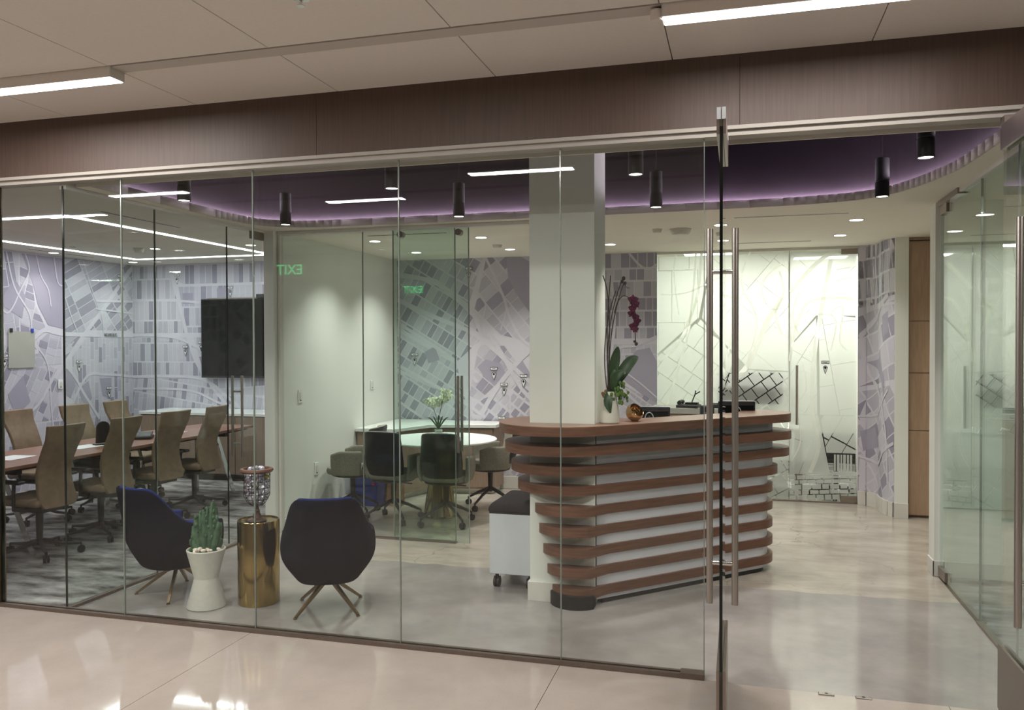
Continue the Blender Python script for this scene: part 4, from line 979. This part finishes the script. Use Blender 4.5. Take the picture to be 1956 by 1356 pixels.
for k in range(60):
    a, z, d = random.gauss(.055, .028), random.gauss(.015, .03), random.uniform(-.05, .03); a = min(.11, a)
    b.sphere(tuple(pl(a, z-.4*max(0, a-.06), d)), random.uniform(.006, .013), 5, 4, (1, 1, 1.3))
b.build('moss', 'moss', oc)['kind'] = 'stuff'
b = MB()
for k in range(8): b.sphere(tuple(pl(-.035+random.uniform(-.012, .012), .0+random.uniform(-.02, .03), -.02)), .012, 6, 5)
b.build('dried_bark', 'bud', oc)
# tilted gold bowl
bw = thing('gold_bowl', 'tilted round polished gold bowl on the counter', 'bowl', (-.655, 5.315, 1.143), math.radians(10))
b = MB(); R_ = .058; prof = []
for k in range(11): a = math.radians(-90+k*11.8); prof.append((max(.002, R_*math.cos(a)), R_+R_*math.sin(a)))
for k in range(10, -1, -1): a = math.radians(-90+k*11.8); prof.append((max(.002, (R_-.004)*math.cos(a)), R_+(R_-.004)*math.sin(a)))
b.X = Matrix.Translation((0, 0, R_)) @ Matrix.Rotation(math.radians(38), 4, 'Y') @ Matrix.Rotation(math.radians(34), 4, 'X') @ Matrix.Translation((0, 0, -R_))
b.lathe(prof, 32, cap=False); b.build('shell', 'gold', bw, smooth=60)
MB().lathe([(.022, 0), (.024, .003), (.018, .008)], 24).build('foot', 'gold', bw)

# mobile pedestal
mp = thing('mobile_pedestal', 'white mobile pedestal on casters with charcoal cushion, left of the column', 'pedestal', (-1.47, 5.50, 0))
MB().box(-.155, .155, -.25, .25, .098, .505).build('case', 'steelw', mp, bevel=.004)
MB().prism([(-.155, -.25), (.155, -.25), (.155, .25), (-.155, .25)], .505, .515).build('lid_gap', 'black', mp, smooth=0)
b = MB()
for k, (i_, z) in enumerate(((0, .515), (-.004, .53), (.0, .55), (.02, .575), (.05, .585))):
    b.v += [(-.158+i_, -.253+i_, z), (.158-i_, -.253+i_, z), (.158-i_, .253-i_, z), (-.158+i_, .253-i_, z)]
    if k:
        o_ = (k-1)*4
        for j in range(4): b.f.append((o_+j, o_+(j+1) % 4, o_+4+(j+1) % 4, o_+4+j)); b.mi.append(0)
b.f += [(3, 2, 1, 0), (16, 17, 18, 19)]; b.mi += [0, 0]
b.build('cushion', 'cush', mp, bevel=.006, seg=2, smooth=60)
MB().box(-.09, .09, -.10, .10, .06, .098).build('base_plate', 'rubber', mp, smooth=0)
for sx in (-1, 1):
    for sy_ in (-1, 1):
        b = MB(); x, y = sx*.115, sy_*.2
        for dx in (-.012, .012): b.tube([(x+dx-.007, y, .036), (x+dx+.007, y, .036)], .036, 18)
        b.tube([(x, y, .04), (x, y, .10)], .012, 8)
        b.build('caster', 'black', mp)

# ================================================================== LOBBY: lounge chairs, planter, brass table, urn
def shell_obj(name, parent, mt, th0, th1, zb, zt, Rx, Ry, lean, thick, n=26, m=10, ex=2.6, flare=None, sub=1, fy=None):
    """curved upholstered shell facing +y: theta 0 is the middle of the back"""
    b = MB(); vs = []
    for k in range(m+1):
        for i in range(n+1):
            th = math.radians(th0+(th1-th0)*i/n); a = math.degrees(th)
            z0, z1 = zb(a), zt(a); z = z0+(z1-z0)*k/m
            s_, c_ = math.sin(th), math.cos(th)
            sx = math.copysign(abs(s_)**(2/ex), s_); cc = math.copysign(abs(c_)**(2/ex), c_)
            f = flare(z) if flare else 1
            g = fy(z) if fy else f
            vs.append((Rx*f*sx, -Ry*g*cc-lean(z)*max(0, c_)**.7, z))
    fs = [(k*(n+1)+i, k*(n+1)+i+1, (k+1)*(n+1)+i+1, (k+1)*(n+1)+i) for k in range(m) for i in range(n)]
    b.add(vs, fs); o = b.build(name, mt, parent, solid=thick, smooth=80, sub=sub); return o
def sstep(a, b, x): t = max(0, min(1, (x-a)/(b-a))); return t*t*(3-2*t)
def lounge(label, loc, rz):
    t = thing('lounge_chair', label, 'chair', loc, rz, 'navy lounge chairs behind the glass')
    zt = lambda a: .745-.25*sstep(36, 88, abs(a))
    zb = lambda a: .20+.0*a
    fl_ = lambda z: (.56+.44*sstep(.17, .38, z)**.8)*(1.05-.13*sstep(.42, .60, z))
    ln = lambda z: .10*max(0, z-.30)/.45
    fy_ = lambda z: .72+.28*sstep(.17, .36, z)**.8
    shell_obj('outer_shell', t, 'navyd', -128, 128, zb, zt, .262, .265, ln, .030, flare=fl_, ex=2.7, fy=fy_)
    shell_obj('inner_lining', t, 'navy', -127, 127, lambda a: .30, lambda a: zt(a)+.006, .240, .243, ln, .030, flare=fl_, ex=2.7, fy=fy_)
    b = MB(); b.lathe([(.02, .185), (.10, .188), (.15, .205), (.165, .235)], 28, 0, -.01).build('bottom_pan', 'navyd', t)
    b = MB(); n = 30; pr = []
    for rr, z in ((.90, .30), (1.0, .33), (1.0, .40), (.94, .43), (.6, .445), (.01, .45)):
        for i in range(n):
            a = 2*PI*i/n; c_, s_ = math.cos(a), math.sin(a)
            pr.append((rr*.215*math.copysign(abs(c_)**.7, c_), rr*.24*math.copysign(abs(s_)**.7, s_)+.02, z))
    b.add(pr, [(k*n+i, k*n+(i+1) % n, (k+1)*n+(i+1) % n, (k+1)*n+i) for k in range(5) for i in range(n)]+[tuple(range(n-1, -1, -1))])
    b.build('seat_cushion', 'navy', t, smooth=60)
    for k in range(4):
        a = math.radians(45+90*k); d = Vector((math.cos(a), math.sin(a), 0))
        b = MB(); b.tube([d*.02+Vector((0, 0, .185)), d*.262+Vector((0, 0, .008))], .012, 4, rs=[.017, .010]); b.build('leg', 'bronze', t)
        MB().lathe([(.012, 0), (.012, .008)], 10, d.x*.262, d.y*.262).build('foot_glide', 'bronze', t)
    return t
lounge('navy lounge chair seen from the side, left of the white planter', (-3.60, 4.62, 0), math.radians(-20))
lounge('navy lounge chair seen from behind, right of the brass side table', (-2.47, 4.59, 0), math.radians(24))
# planter with crested cactus and pebbles
pt = thing('hourglass_planter', 'white hourglass planter with a green crested cactus', 'planter', (-3.235, 4.42, 0))
MB().lathe([(.114, 0), (.118, .005), (.118, .008), (.074, .182), (.074, .186), (.118, .360), (.116, .365), (.111, .365), (.104, .345), (.09, .335)], 40).build('pot', 'cer', pt)
random.seed(9)
b = MB()
for k in range(46):
    a = random.uniform(0, 2*PI); r = math.sqrt(random.random())*.088
    b.X = Matrix.Translation((r*math.cos(a), r*math.sin(a), .356+random.uniform(0, .014))) @ Matrix.Rotation(random.uniform(0, 3), 4, 'Z') @ Matrix.Rotation(random.uniform(-.4, .4), 4, 'X')
    b.sphere((0, 0, 0), random.uniform(.011, .017), 8, 6, (1.25, .9, .75)); b.X = None
b.build('pebbles', 'pebble', pt)['kind'] = 'stuff'
ca = MB()
prof_ = [(-.094, .035), (-.092, .09), (-.078, .115), (-.070, .175), (-.052, .195), (-.055, .235), (-.030, .262), (-.005, .275), (.015, .285), (.038, .312), (.048, .335), (.060, .285), (.070, .24), (.084, .20), (.078, .15), (.090, .10), (.082, .03)]
for k, (a, z) in enumerate(prof_):
    for rep in range(2):
        dd = random.uniform(-.022, .022)
        base = pl(a*.45, .335, dd*.5); tip = pl(a+random.uniform(-.006, .006), .335+z-.012*rep, dd)
        p = bez(base, base+Vector((0, 0, .04))+rv*a*.25, tip-Vector((0, 0, z*.35))-rv*a*.1, tip, 9)
        rs = [.015+.008*math.sin(PI*min(1, t/9+.15))+random.uniform(-.0025, .003) for t in range(10)]; rs[-1] = .007; rs[-2] = .013
        ca.tube(p, .016, 9, rs=rs)
for k in range(130):
    a, z = prof_[random.randrange(len(prof_))]; t = random.uniform(.3, 1.02)
    q = pl(a*(.45+.55*t), .335+z*t, random.uniform(-.032, .03)); ca.sphere(tuple(q), random.uniform(.006, .012), 6, 5, (1, 1, 1.4))
ca.build('cactus', 'cactus', pt, smooth=80)
# brass side table
bt = thing('brass_side_table', 'brass cylinder side table between the lounge chairs', 'side table', (-2.965, 4.585, 0))
MB().lathe([(.128, 0), (.13, .004), (.13, .525), (.127, .53), (.122, .53), (.121, .522), (.0, .522)], 56, cap=False).build('drum', 'brass', bt)
ur = thing('wire_urn', 'wire basket urn on a turned foot standing on the brass table', 'urn', (-2.965, 4.57, .523))
MB().lathe([(.052, 0), (.060, .004), (.055, .012), (.030, .022), (.024, .04), (.017, .055), (.018, .065), (.012, .075), (.010, .095), (.014, .10)], 28).build('foot', 'iron', ur)
def ur_r(z): return .072*min(1, math.sqrt(max(0, (z-.095)/.07)))**.8+.008 if z < .165 else .080+.02*(z-.165)
for z in (.112, .14, .175, .215, .255, .295):
    r = ur_r(z); MB().tube([(r*math.cos(2*PI*k/28), r*math.sin(2*PI*k/28), z) for k in range(29)], .0018, 5).build('wire_ring', 'wire', ur)
for k in range(12):
    a = 2*PI*(k+.3)/12; MB().tube([(ur_r(z)*math.cos(a), ur_r(z)*math.sin(a), z) for z in (.098, .105, .12, .14, .165, .2, .25, .31)], .0018, 5).build('wire_rib', 'wire', ur)
MB().lathe([(.080, .318), (.095, .312), (.104, .322), (.100, .334), (.084, .336), (.080, .328), (.080, .318)], 36, cap=False).build('rim', 'rim', ur)
b = MB()
for k in range(150):
    z = random.uniform(.12, .315); r = max(0, ur_r(z)-.018)*math.sqrt(random.uniform(.3, 1)); a = random.uniform(0, 2*PI)
    b.cur = 1 if k % 47 == 3 else (2 if k % 37 == 5 else 0)
    b.X = Matrix.Translation((r*math.cos(a), r*math.sin(a), z)) @ Matrix.Rotation(random.uniform(0, 6), 4, 'X') @ Matrix.Rotation(random.uniform(0, 6), 4, 'Y')
    s_ = random.uniform(.012, .018); n0 = len(b.v); b.sphere((0, 0, 0), s_, 6, 5); b.X = None
    for q in range(n0, len(b.v)):
        v = Vector(b.v[q]); b.v[q] = tuple(v+Vector([random.uniform(-.004, .004) for _ in range(3)]))
for x, y, z in ((.0, -.01, .335), (.03, .01, .33), (-.045, .0, .325), (.01, .03, .33)): b.cur = 0; b.sphere((x, y, z), .02, 7, 6)
fo_ = b.build('wrapped_sweets', ['foil', 'yellow', 'pink'], None, smooth=0, loc=(-2.965, 4.57, .523))
tag(fo_, 'silvery wrapped sweets filling the wire urn', 'sweets', kind='stuff')

# ================================================================== SMALL MEETING ROOM
rt_ = thing('round_table', 'round white meeting table on a brass cone base', 'table', (-2.76, 7.33, 0))
MB().lathe([(.0, .715), (.50, .715), (.545, .728), (.545, .738), (.54, .742), (0, .742)], 64, cap=False).build('table_top', 'solid', rt_)
MB().lathe([(.165, 0), (.168, .012), (.160, .02), (.10, .40), (.075, .69), (.12, .715)], 48).build('cone_base', 'brass', rt_)
gv = thing('ribbed_glass_vase', 'small ribbed glass vase on the round white table', 'vase', (-2.80, 7.40, .742))
MB().lathe([(.035, 0), (.037, .012), (.033, .018), (.037, .03), (.033, .036), (.037, .048), (.033, .054), (.037, .066), (.033, .072), (.036, .085)], 24, cap=False).build('body', 'gedge', gv)
for z in (.018, .036, .054, .072): MB().lathe([(.0375, z-.003), (.0375, z+.003)], 24, cap=False).build('band', 'vase', gv)
wo = thing('white_orchid', 'white orchid in the ribbed vase on the round table', 'plant', (-2.80, 7.40, .825))
for k, s_ in enumerate((((0, 0), (.0, .12), (.03, .22), (.06, .36)), ((0, 0), (-.02, .12), (-.03, .2), (-.10, .26)))):
    MB().tube(bez(*[pl(a, z) for a, z in s_]), .0028, 5).build('stem', 'leaf', wo)
for k, (a, z) in enumerate(((.03, .30), (.055, .335), (.08, .31), (.06, .275), (.10, .35), (.045, .37), (-.02, .26), (-.06, .255), (-.095, .25), (-.05, .22), (.0, .235), (-.12, .27), (.02, .26), (.09, .29), (-.08, .28), (-.035, .29), (.07, .36), (.0, .275), (.115, .315))):
    flower(wo, pl(a, z, random.uniform(-.04, .02)), (-fv+rv*random.uniform(-.6, .6)+Vector((0, 0, random.uniform(-.3, .4)))), random.uniform(.030, .038), 'wpetal', ctr='wpetal')
for a in (-.10, -.05, .04, .09, .0): leafobj(wo, -fv, [pl(0, 0), pl(a*.4, .06), pl(a*.8, .11), pl(a*1.1, .14-abs(a)*.3)], .009, 'leaf', th=.002)

def caster_leg(t, ang, L_, zh, mt='blackm', cz=.028, cr=.028):
    d = Vector((math.cos(ang), math.sin(ang), 0)); s = Vector((-d.y, d.x, 0))
    b = MB(); b.tube([d*.02+Vector((0, 0, zh)), d*(L_*.55)+Vector((0, 0, zh*.72)), d*L_+Vector((0, 0, .075)), d*L_+Vector((0, 0, .035))], .01, 6, rs=[.018, .015, .011, .008])
    lg = b.build('leg', mt, t)
    b = MB(); c = d*L_+Vector((0, 0, cr))
    for q in (-.012, .012): b.tube([c+s*(q-.007), c+s*(q+.007)], cr, 12)
    b.build('caster', 'rubber', lg)
def task_chair(label, loc, rz, first=None):
    if first: return dup(first, loc, rz, label)
    t = thing('shell_chair', label, 'chair', loc, rz, 'shell chairs at the round table')
    ln = lambda z: .13*max(0, z-.42)/.44
    fl_ = lambda z: .80+.20*sstep(.38, .55, z)-.10*sstep(.6, .88, z)
    zt = lambda a: .865-.02*(a/55)**2
    shell_obj('back_shell', t, 'bleath', -60, 60, lambda a: .40+.0*a, zt, .205, .215, ln, .022, n=16, flare=fl_, ex=3.2)
    shell_obj('back_lining', t, 'lgfab', -58, 58, lambda a: .46, lambda a: zt(a)+.003, .188, .197, ln, .020, n=16, flare=fl_, ex=3.2)
    for s_ in (-1, 1):
        th0, th1 = (58, 122) if s_ > 0 else (-122, -58)
        shell_obj('arm_panel', t, 'gfab', th0, th1, lambda a: .40, lambda a: .64-.03*sstep(95, 120, abs(a)), .245, .235, lambda z: 0, .028, n=10, m=6, flare=lambda z: .88+.12*sstep(.38, .5, z), ex=2.8)
    b = MB(); n = 28; pr = []
    for rr, z in ((.80, .395), (.96, .41), (1.0, .44), (.96, .465), (.6, .475), (.01, .478)):
        for i in range(n):
            a = 2*PI*i/n; c_, q = math.cos(a), math.sin(a)
            pr.append((rr*.22*math.copysign(abs(c_)**.7, c_), rr*.225*math.copysign(abs(q)**.7, q)+.015, z))
    b.add(pr, [(k*n+i, k*n+(i+1) % n, (k+1)*n+(i+1) % n, (k+1)*n+i) for k in range(5) for i in range(n)]+[tuple(range(n-1, -1, -1))])
    b.build('seat', 'gfab', t, smooth=60)
    MB().lathe([(.17, .375), (.20, .385), (.205, .40)], 28, 0, .0).build('seat_pan', 'bleath', t)
    MB().tube([(0, 0, .38), (0, 0, .16)], .02, 12, rs=[.028, .022]).build('post', 'blackm', t)
    MB().tube([(.02, .0, .36), (.17, .05, .345)], .006, 6).build('lever', 'blackm', t)
    for k in range(4): caster_leg(t, math.radians(45+90*k), .27, .19)
    return t
tc0 = task_chair('black-backed shell chair seen from behind, centre, nearest the sliding door handle', (-2.58, 7.02, 0), math.radians(6))
task_chair('black-backed shell chair seen from behind, left of the orchid table', (-3.11, 7.03, 0), math.radians(-3), tc0)
task_chair('shell chair turned sideways at the far left, before the blue bin', (-3.61, 7.20, 0), math.radians(100), tc0)
task_chair('shell chair at the right of the round table facing left, by the map wall', (-2.42, 7.86, 0), math.radians(118), tc0)
# wall cabinet L
sc_ = thing('corner_cabinet', 'low taupe corner cabinet with white top in the small meeting room', 'cabinet', (0, 0, 0))
ply = [(-3.885, 7.80), (-3.45, 7.80), (-3.25, 8.35), (-2.55, 8.50), (-2.55, 8.90), (-3.885, 8.90)]
MB().prism(ply, .73, .765).build('top', 'solid', sc_, bevel=.003)
MB().prism([(-3.88, 7.83), (-3.48, 7.83), (-3.29, 8.39), (-2.58, 8.53), (-2.58, 8.89), (-3.88, 8.89)], .06, .728).build('body', 'cred', sc_, smooth=0)
MB().prism([(-3.88, 7.87), (-3.52, 7.87), (-3.33, 8.43), (-2.62, 8.57), (-2.62, 8.89), (-3.88, 8.89)], 0, .06).build('plinth', 'trimw', sc_, smooth=0)
MB().box(-3.865, -3.50, 7.818, 7.83, .08, .715).build('door', 'cred', sc_, bevel=.002)
for k in range(2):
    a = Vector((-3.285, 8.385)); c_ = Vector((-2.585, 8.525)); p = a.lerp(c_, .02+.49*k); q = a.lerp(c_, .49+.49*k); nn = Vector((.196, -.98))*.012
    MB().prism([tuple(p), tuple(p+nn), tuple(q+nn), tuple(q)], .08, .715).build('door', 'cred', sc_, smooth=0)
bn = thing('recycling_bin', 'blue plastic recycling bin with a liner behind the lounge chair', 'bin', (-3.66, 7.665, 0))
b = MB()
for z, w_, d_ in ((0, .12, .09), (.44, .15, .115), (.46, .155, .12), (.46, .14, .105), (.06, .11, .08)): b.v += [(-w_, -d_, z), (w_, -d_, z), (w_, d_, z), (-w_, d_, z)]
for k in range(4):
    for j in range(4): b.f.append((k*4+j, k*4+(j+1) % 4, k*4+4+(j+1) % 4, k*4+4+j)); b.mi.append(0)
b.f += [(3, 2, 1, 0), (16, 17, 18, 19)]; b.mi += [0, 0]
b.build('bin_body', 'blue', bn, bevel=.008)
b = MB(); n = 32; vs = []
for k, (z, f) in enumerate(((.40, 1.03), (.44, 1.06), (.475, 1.0), (.46, .9))):
    for i in range(n):
        a = 2*PI*i/n; c_, s_ = math.cos(a), math.sin(a); rr = f*(1+.02*math.sin(7*a+k))
        vs.append((.153*rr*math.copysign(abs(c_)**.5, c_), .118*rr*math.copysign(abs(s_)**.5, s_), z+.008*math.sin(5*a)))
b.add(vs, [(k*n+i, k*n+(i+1) % n, (k+1)*n+(i+1) % n, (k+1)*n+i) for k in range(3) for i in range(n)]); b.build('bin_liner', 'steelw', bn, smooth=60)
b = MB()
b.tube([(.10+.022*math.cos(a), -.119, .30+.022*math.sin(a)) for a in [math.radians(x) for x in range(0, 300, 30)]], .004, 5); b.box(.085, .115, -.120, -.114, .22, .235); b.box(.085, .115, -.120, -.114, .245, .25)
b.build('recycling_print', 'red', bn)
bg = thing('paper_bag', 'tall brown paper bag leaning between the bin and the cabinet', 'bag', (-3.385, 7.70, 0), math.radians(-8))
b = MB(); vs = []; n = 24; random.seed(4)
for k in range(9):
    z = .46*k/8
    for i in range(n):
        a = 2*PI*i/n; c_, s_ = math.cos(a), math.sin(a); j_ = random.uniform(-.006, .006)
        vs.append(((.085+j_-.008*k/8)*math.copysign(abs(c_)**.35, c_)+.01*k/8, (.05+j_-.012*k/8)*math.copysign(abs(s_)**.35, s_), z+(.012*math.sin(3*a) if k == 8 else 0)))
b.add(vs, [(k*n+i, k*n+(i+1) % n, (k+1)*n+(i+1) % n, (k+1)*n+i) for k in range(8) for i in range(n)]+[tuple(range(n-1, -1, -1))]); b.build('bag_body', 'kraft', bg, smooth=30, solid=.002)
MB().tube([(-.03, -.042, .44), (-.025, -.046, .50), (.02, -.046, .50), (.03, -.042, .44)], .003, 5).build('handle', 'kraft', bg)
def plateX(name, label, cat, x, y, z, w_, h_, sg=1, extra=None):
    t = thing(name, label, cat, (x, y, z)); MB().box(0, .008*sg, -w_/2, w_/2, -h_/2, h_/2).build('plate', 'solid', t, bevel=.002)
    if extra: MB().box(.008*sg, .012*sg, -w_*.22, w_*.22, -h_*.28+extra, h_*.28+extra).build('rocker', 'trimw', t, bevel=.001)
    MB().box(.0081*sg, .0121*sg, -.008, .008, -h_*.35, -h_*.28).build('mark', 'black', t, smooth=0)
plateX('light_switch', 'white light switch plate on the white wall behind the glass', 'switch', -3.89, 6.70, 1.17, .075, .12, 1, .001)
plateX('thermostat', 'white wall control near the map mural, above the cabinet', 'thermostat', -3.89, 8.22, 1.20, .08, .10, 1, .001)
plateX('wall_outlet', 'white wall outlet low on the wall left of the blue bin', 'outlet', -3.89, 6.99, .46, .075, .12, 1, .001)

# ================================================================== CONFERENCE ROOM
ct = thing('conference_table', 'long cherry-topped conference table on slanted chrome legs', 'table', (0, 0, 0))
MB().prism([(-6.05, 4.45), (-5.21, 4.45), (-5.19, 7.0), (-5.26, 8.05), (-5.92, 8.05), (-6.04, 7.0)], .715, .742).build('table_top', 'tablew', ct, bevel=.004)
MB().prism([(-6.0, 4.5), (-5.26, 4.5), (-5.24, 7.0), (-5.31, 8.0), (-5.87, 8.0), (-5.99, 7.0)], .695, .7145).build('table_edge', 'black', ct, smooth=0)
for x0, x1, y0, y1 in ((-5.50, -5.32, 5.00, 5.13), (-5.75, -5.98, 5.0, 5.13), (-5.50, -5.38, 7.7, 7.85), (-5.75, -5.85, 7.7, 7.85), (-5.45, -5.36, 6.45, 6.55), (-5.80, -5.9, 6.45, 6.55)):
    MB().tube([(x0, y0, .695), (x1, y1, .0)], .024, 4, rs=[.02, .026]).build('leg', 'chrome', ct, smooth=20)
b = MB(); b.box(-5.66, -5.58, 4.7, 7.8, .64, .695); b.box(-5.9, -5.35, 5.0, 5.06, .65, .695); b.box(-5.9, -5.35, 7.65, 7.7, .65, .695); b.box(-5.9, -5.35, 6.45, 6.5, .65, .695)
b.build('frame', 'blackm', ct, smooth=0)
MB().box(-5.75, -5.49, 6.0, 6.4, .55, .64).build('cable_tray', 'blackm', ct, bevel=.004)
def conf_chair(label, loc, rz, first=None, grp='tan conference chairs'):
    if first: return dup(first, loc, rz, label)
    t = thing('conference_chair', label, 'chair', loc, rz, grp)
    # back: faces +y, panel at y about -.22
    b = MB(); m, n = 12, 8; vs = []
    def cen(z):
        u = (z-.40)/.64; return -.225+.055*math.sin(PI*min(1, u*1.2))-.13*max(0, u-.42)
    for side in (0, 1):
        for k in range(m+1):
            z = .40+.635*k/m; hw = .182-.020*math.sin(PI*k/m)-(.03*(1-k/1.0)**2 if k < 1 else 0)
            for i in range(n+1):
                x = -hw+2*hw*i/n; y = cen(z)+.03*(x/hw)**2-(.026 if side else -.026)*(1-.35*abs(x/hw)**3)
                vs.append((x, y, z))
    N_ = (m+1)*(n+1); fs = []
    for k in range(m):
        for i in range(n):
            a = k*(n+1)+i; fs.append((a, a+1, a+n+2, a+n+1)); fs.append((N_+a, N_+a+n+1, N_+a+n+2, N_+a+1))
    for k in range(m):
        a = k*(n+1); fs.append((a, a+n+1, N_+a+n+1, N_+a)); a += n; fs.append((a, N_+a, N_+a+n+1, a+n+1))
    for i in range(n):
        fs.append((i, N_+i, N_+i+1, i+1)); a = m*(n+1)+i; fs.append((a, a+1, N_+a+1, N_+a))
    b.add(vs, fs); b.build('backrest', 'tan', t, bevel=.008, seg=3, smooth=50)
    MB().box(-.21, .21, -.19, .25, .415, .475).build('seat', 'tan', t, bevel=.025, seg=3)
    MB().box(-.13, .13, -.16, .12, .36, .415).build('mechanism', 'black', t, bevel=.01)
    for s_ in (-1, 1):
        ar = MB(); ar.tube([(s_*.14, .0, .39), (s_*.235, .0, .40), (s_*.255, -.02, .52), (s_*.25, -.02, .60)], .014, 8)
        ao = ar.build('armrest', 'black', t)
        MB().box(s_*.25-.035, s_*.25+.035, -.10, .12, .60, .625).build('arm_pad', 'black', ao, bevel=.01)
    MB().tube([(0, 0, .37), (0, 0, .09)], .02, 12, rs=[.03, .022]).build('post', 'black', t)
    for k in range(5): caster_leg(t, math.radians(18+72*k), .29, .115, 'black')
    return t
cc = None
near = [(-5.28, 5.15, 'nearest the viewer'), (-5.29, 5.80, 'second from the left'), (-5.29, 6.46, 'third from the left'), (-5.29, 7.05, 'beside the glass door pull')]
for k, (x, y, s_) in enumerate(near):
    t = conf_chair('tan high-back conference chair seen from behind on the near side, %s' % s_, (x, y, 0), math.radians(90+(0, 2, -4, 3)[k]), cc); cc = cc or t
for k, (x, y, s_) in enumerate(((-6.33, 6.20, 'leftmost in view'), (-6.30, 6.84, 'behind the standing tablet'), (-6.30, 7.44, 'farthest, by the corner'), (-6.35, 5.3, 'cut off by the left edge'))):
    conf_chair('tan conference chair facing us across the table, %s' % s_, (x, y, 0), math.radians(-90+(3, -2, 4, 0)[k]), cc)
tb = thing('tablet_stand', 'dark tablet on a round-topped stand on the conference table', 'tablet', (-5.56, 6.12, .742), math.radians(60))
MB().box(-.07, .07, -.045, .045, 0, .012).build('base', 'black', tb, bevel=.003)
b = MB(); ol = [(-.055, .02), (.055, .02)]+[(x, .16+y) for x, y in arc(0, 0, .055, 0, 180, 14)]
b.add([(x, -.012-.12*z, z) for x, z in ol]+[(x, .012-.12*z, z) for x, z in ol], [tuple(range(len(ol))), tuple(range(2*len(ol)-1, len(ol)-1, -1))]+[(i, (i+1) % len(ol), len(ol)+(i+1) % len(ol), len(ol)+i) for i in range(len(ol))])
b.build('housing', 'rubber', tb); MB().box(-.04, .04, .0105, .013, .04, .16).build('screen', 'screen', tb, smooth=0)
cf = thing('conference_phone', 'flat black conference phone near the far end of the table', 'phone', (-5.55, 6.60, .742), .5)
MB().box(-.11, .11, -.09, .09, 0, .035).build('base', 'black', cf, bevel=.015, seg=3)
b = MB(); b.X = Matrix.Rotation(.25, 4, 'X'); b.box(-.05, .10, -.05, .08, .03, .045); b.build('display', 'screen', cf, bevel=.004)
MB().tube([(-.09, -.07, .045), (-.095, 0, .055), (-.09, .07, .045)], .014, 8, rs=[.018, .012, .018]).build('handset', 'black', cf)
for x, y, rz, s_ in ((-5.62, 5.22, .1, 'nearest, at the left edge'), (-5.60, 5.95, -.1, 'beside the tablet stand'), (-5.62, 7.12, .15, 'at the far end')):
    b = MB(); b.box(-.11, .11, -.14, .14, 0, .002); o = b.build('paper_sheet', 'paper', None, smooth=0, loc=(x, y, .743)); o.rotation_euler.z = rz
    tag(o, 'white paper sheet on the conference table, %s' % s_, 'paper', 'papers on the conference table')
sd = thing('sideboard', 'long taupe sideboard with white top under the conference room screen', 'sideboard', (-7.18, 8.55, 0))
MB().box(0, 3.15, 0, .58, .08, .785).build('body', 'cred', sd, smooth=0); MB().box(0, 3.15, .05, .58, 0, .08).build('plinth', 'black', sd, smooth=0)
MB().box(-.02, 3.16, -.02, .59, .785, .82).build('top', 'solid', sd, bevel=.004)
for k in range(7): MB().box(.004+.45*k, .446+.45*k, -.016, 0, .085, .775).build('door', 'cred', sd, bevel=.002)
tv = thing('wall_screen', 'large black wall-mounted screen in the conference room', 'screen', (-5.80, CB, 1.72))
MB().box(-.88, .88, -.09, -.04, -.50, .51).build('bezel', 'black', tv, bevel=.006)
MB().box(-.865, .865, -.093, -.09, -.475, .495).build('screen', 'screen', tv, smooth=0)
MB().box(-.3, .3, -.04, .0, -.2, .2).build('bracket', 'blackm', tv, smooth=0)
MB().box(-.06, .06, -.11, -.04, .51, .56).build('camera_bar', 'black', tv, bevel=.005)
MB().box(-.80, .5, -.08, -.05, .51, .525).build('top_bar', 'steeld', tv, smooth=0)
fs_ = thing('flip_sheet', 'blank grey paper sheet clipped to the left mural wall', 'paper', (CX+.012, 7.38, 1.60))
MB().box(0, .003, -.175, .175, -.21, .20).build('sheet', 'sheet', fs_, smooth=0)
for y, k in ((-.14, 'black'), (.14, 'bluep')):
    MB().prism([(.0, y-.016), (.014, y-.016), (.014, y+.016), (0, y+.016)], .19, .235).build('clip', k, fs_, bevel=.003)
plateX('light_switch', 'steel switch plate on the left mural wall beside the partition edge', 'switch', CX+.01, 7.92, 1.18, .07, .11, 1, .001)
# dark things in the office behind the frosted glass
om = thing('office_monitor', 'dark monitor pair seen blurred through the frosted glass', 'monitor', (.10, 9.04, 1.0), math.radians(1))
b = MB(); b.prism([(-.32, -.02), (.34, -.02), (.34, .02), (-.32, .02)], .0, .33); b.build('panel', 'black', om, bevel=.01)
MB().box(-.1, .1, .05, .22, -.255, -.245).build('foot', 'black', om, smooth=0); MB().box(-.03, .03, .05, .09, -.25, .1).build('stand', 'black', om, smooth=0)
od = thing('office_desk', 'pale office desk behind the frosted glass carrying the dark monitor', 'desk', (-.2, 9.06, 0))
MB().box(-.6, .85, 0, .65, .715, .745).build('top', 'solid', od, bevel=.003)
for x in (-.57, .82):
    for y in (.03, .62): MB().tube([(x, y, 0), (x, y, .715)], .02, 8).build('leg', 'steeld', od)
oc_ = thing('office_chair', 'dark office chair seen blurred through the frosted door', 'chair', (1.0, 9.36, 0), PI)
MB().box(-.22, .22, -.2, .22, .38, .46).build('seat', 'black', oc_, bevel=.03, seg=3)
MB().box(-.20, .20, .18, .24, .44, .70).build('backrest', 'black', oc_, bevel=.02, seg=3)
MB().tube([(0, 0, .38), (0, 0, .08)], .025, 8).build('post', 'black', oc_)
for k in range(5): caster_leg(oc_, math.radians(10+72*k), .27, .10, 'black')
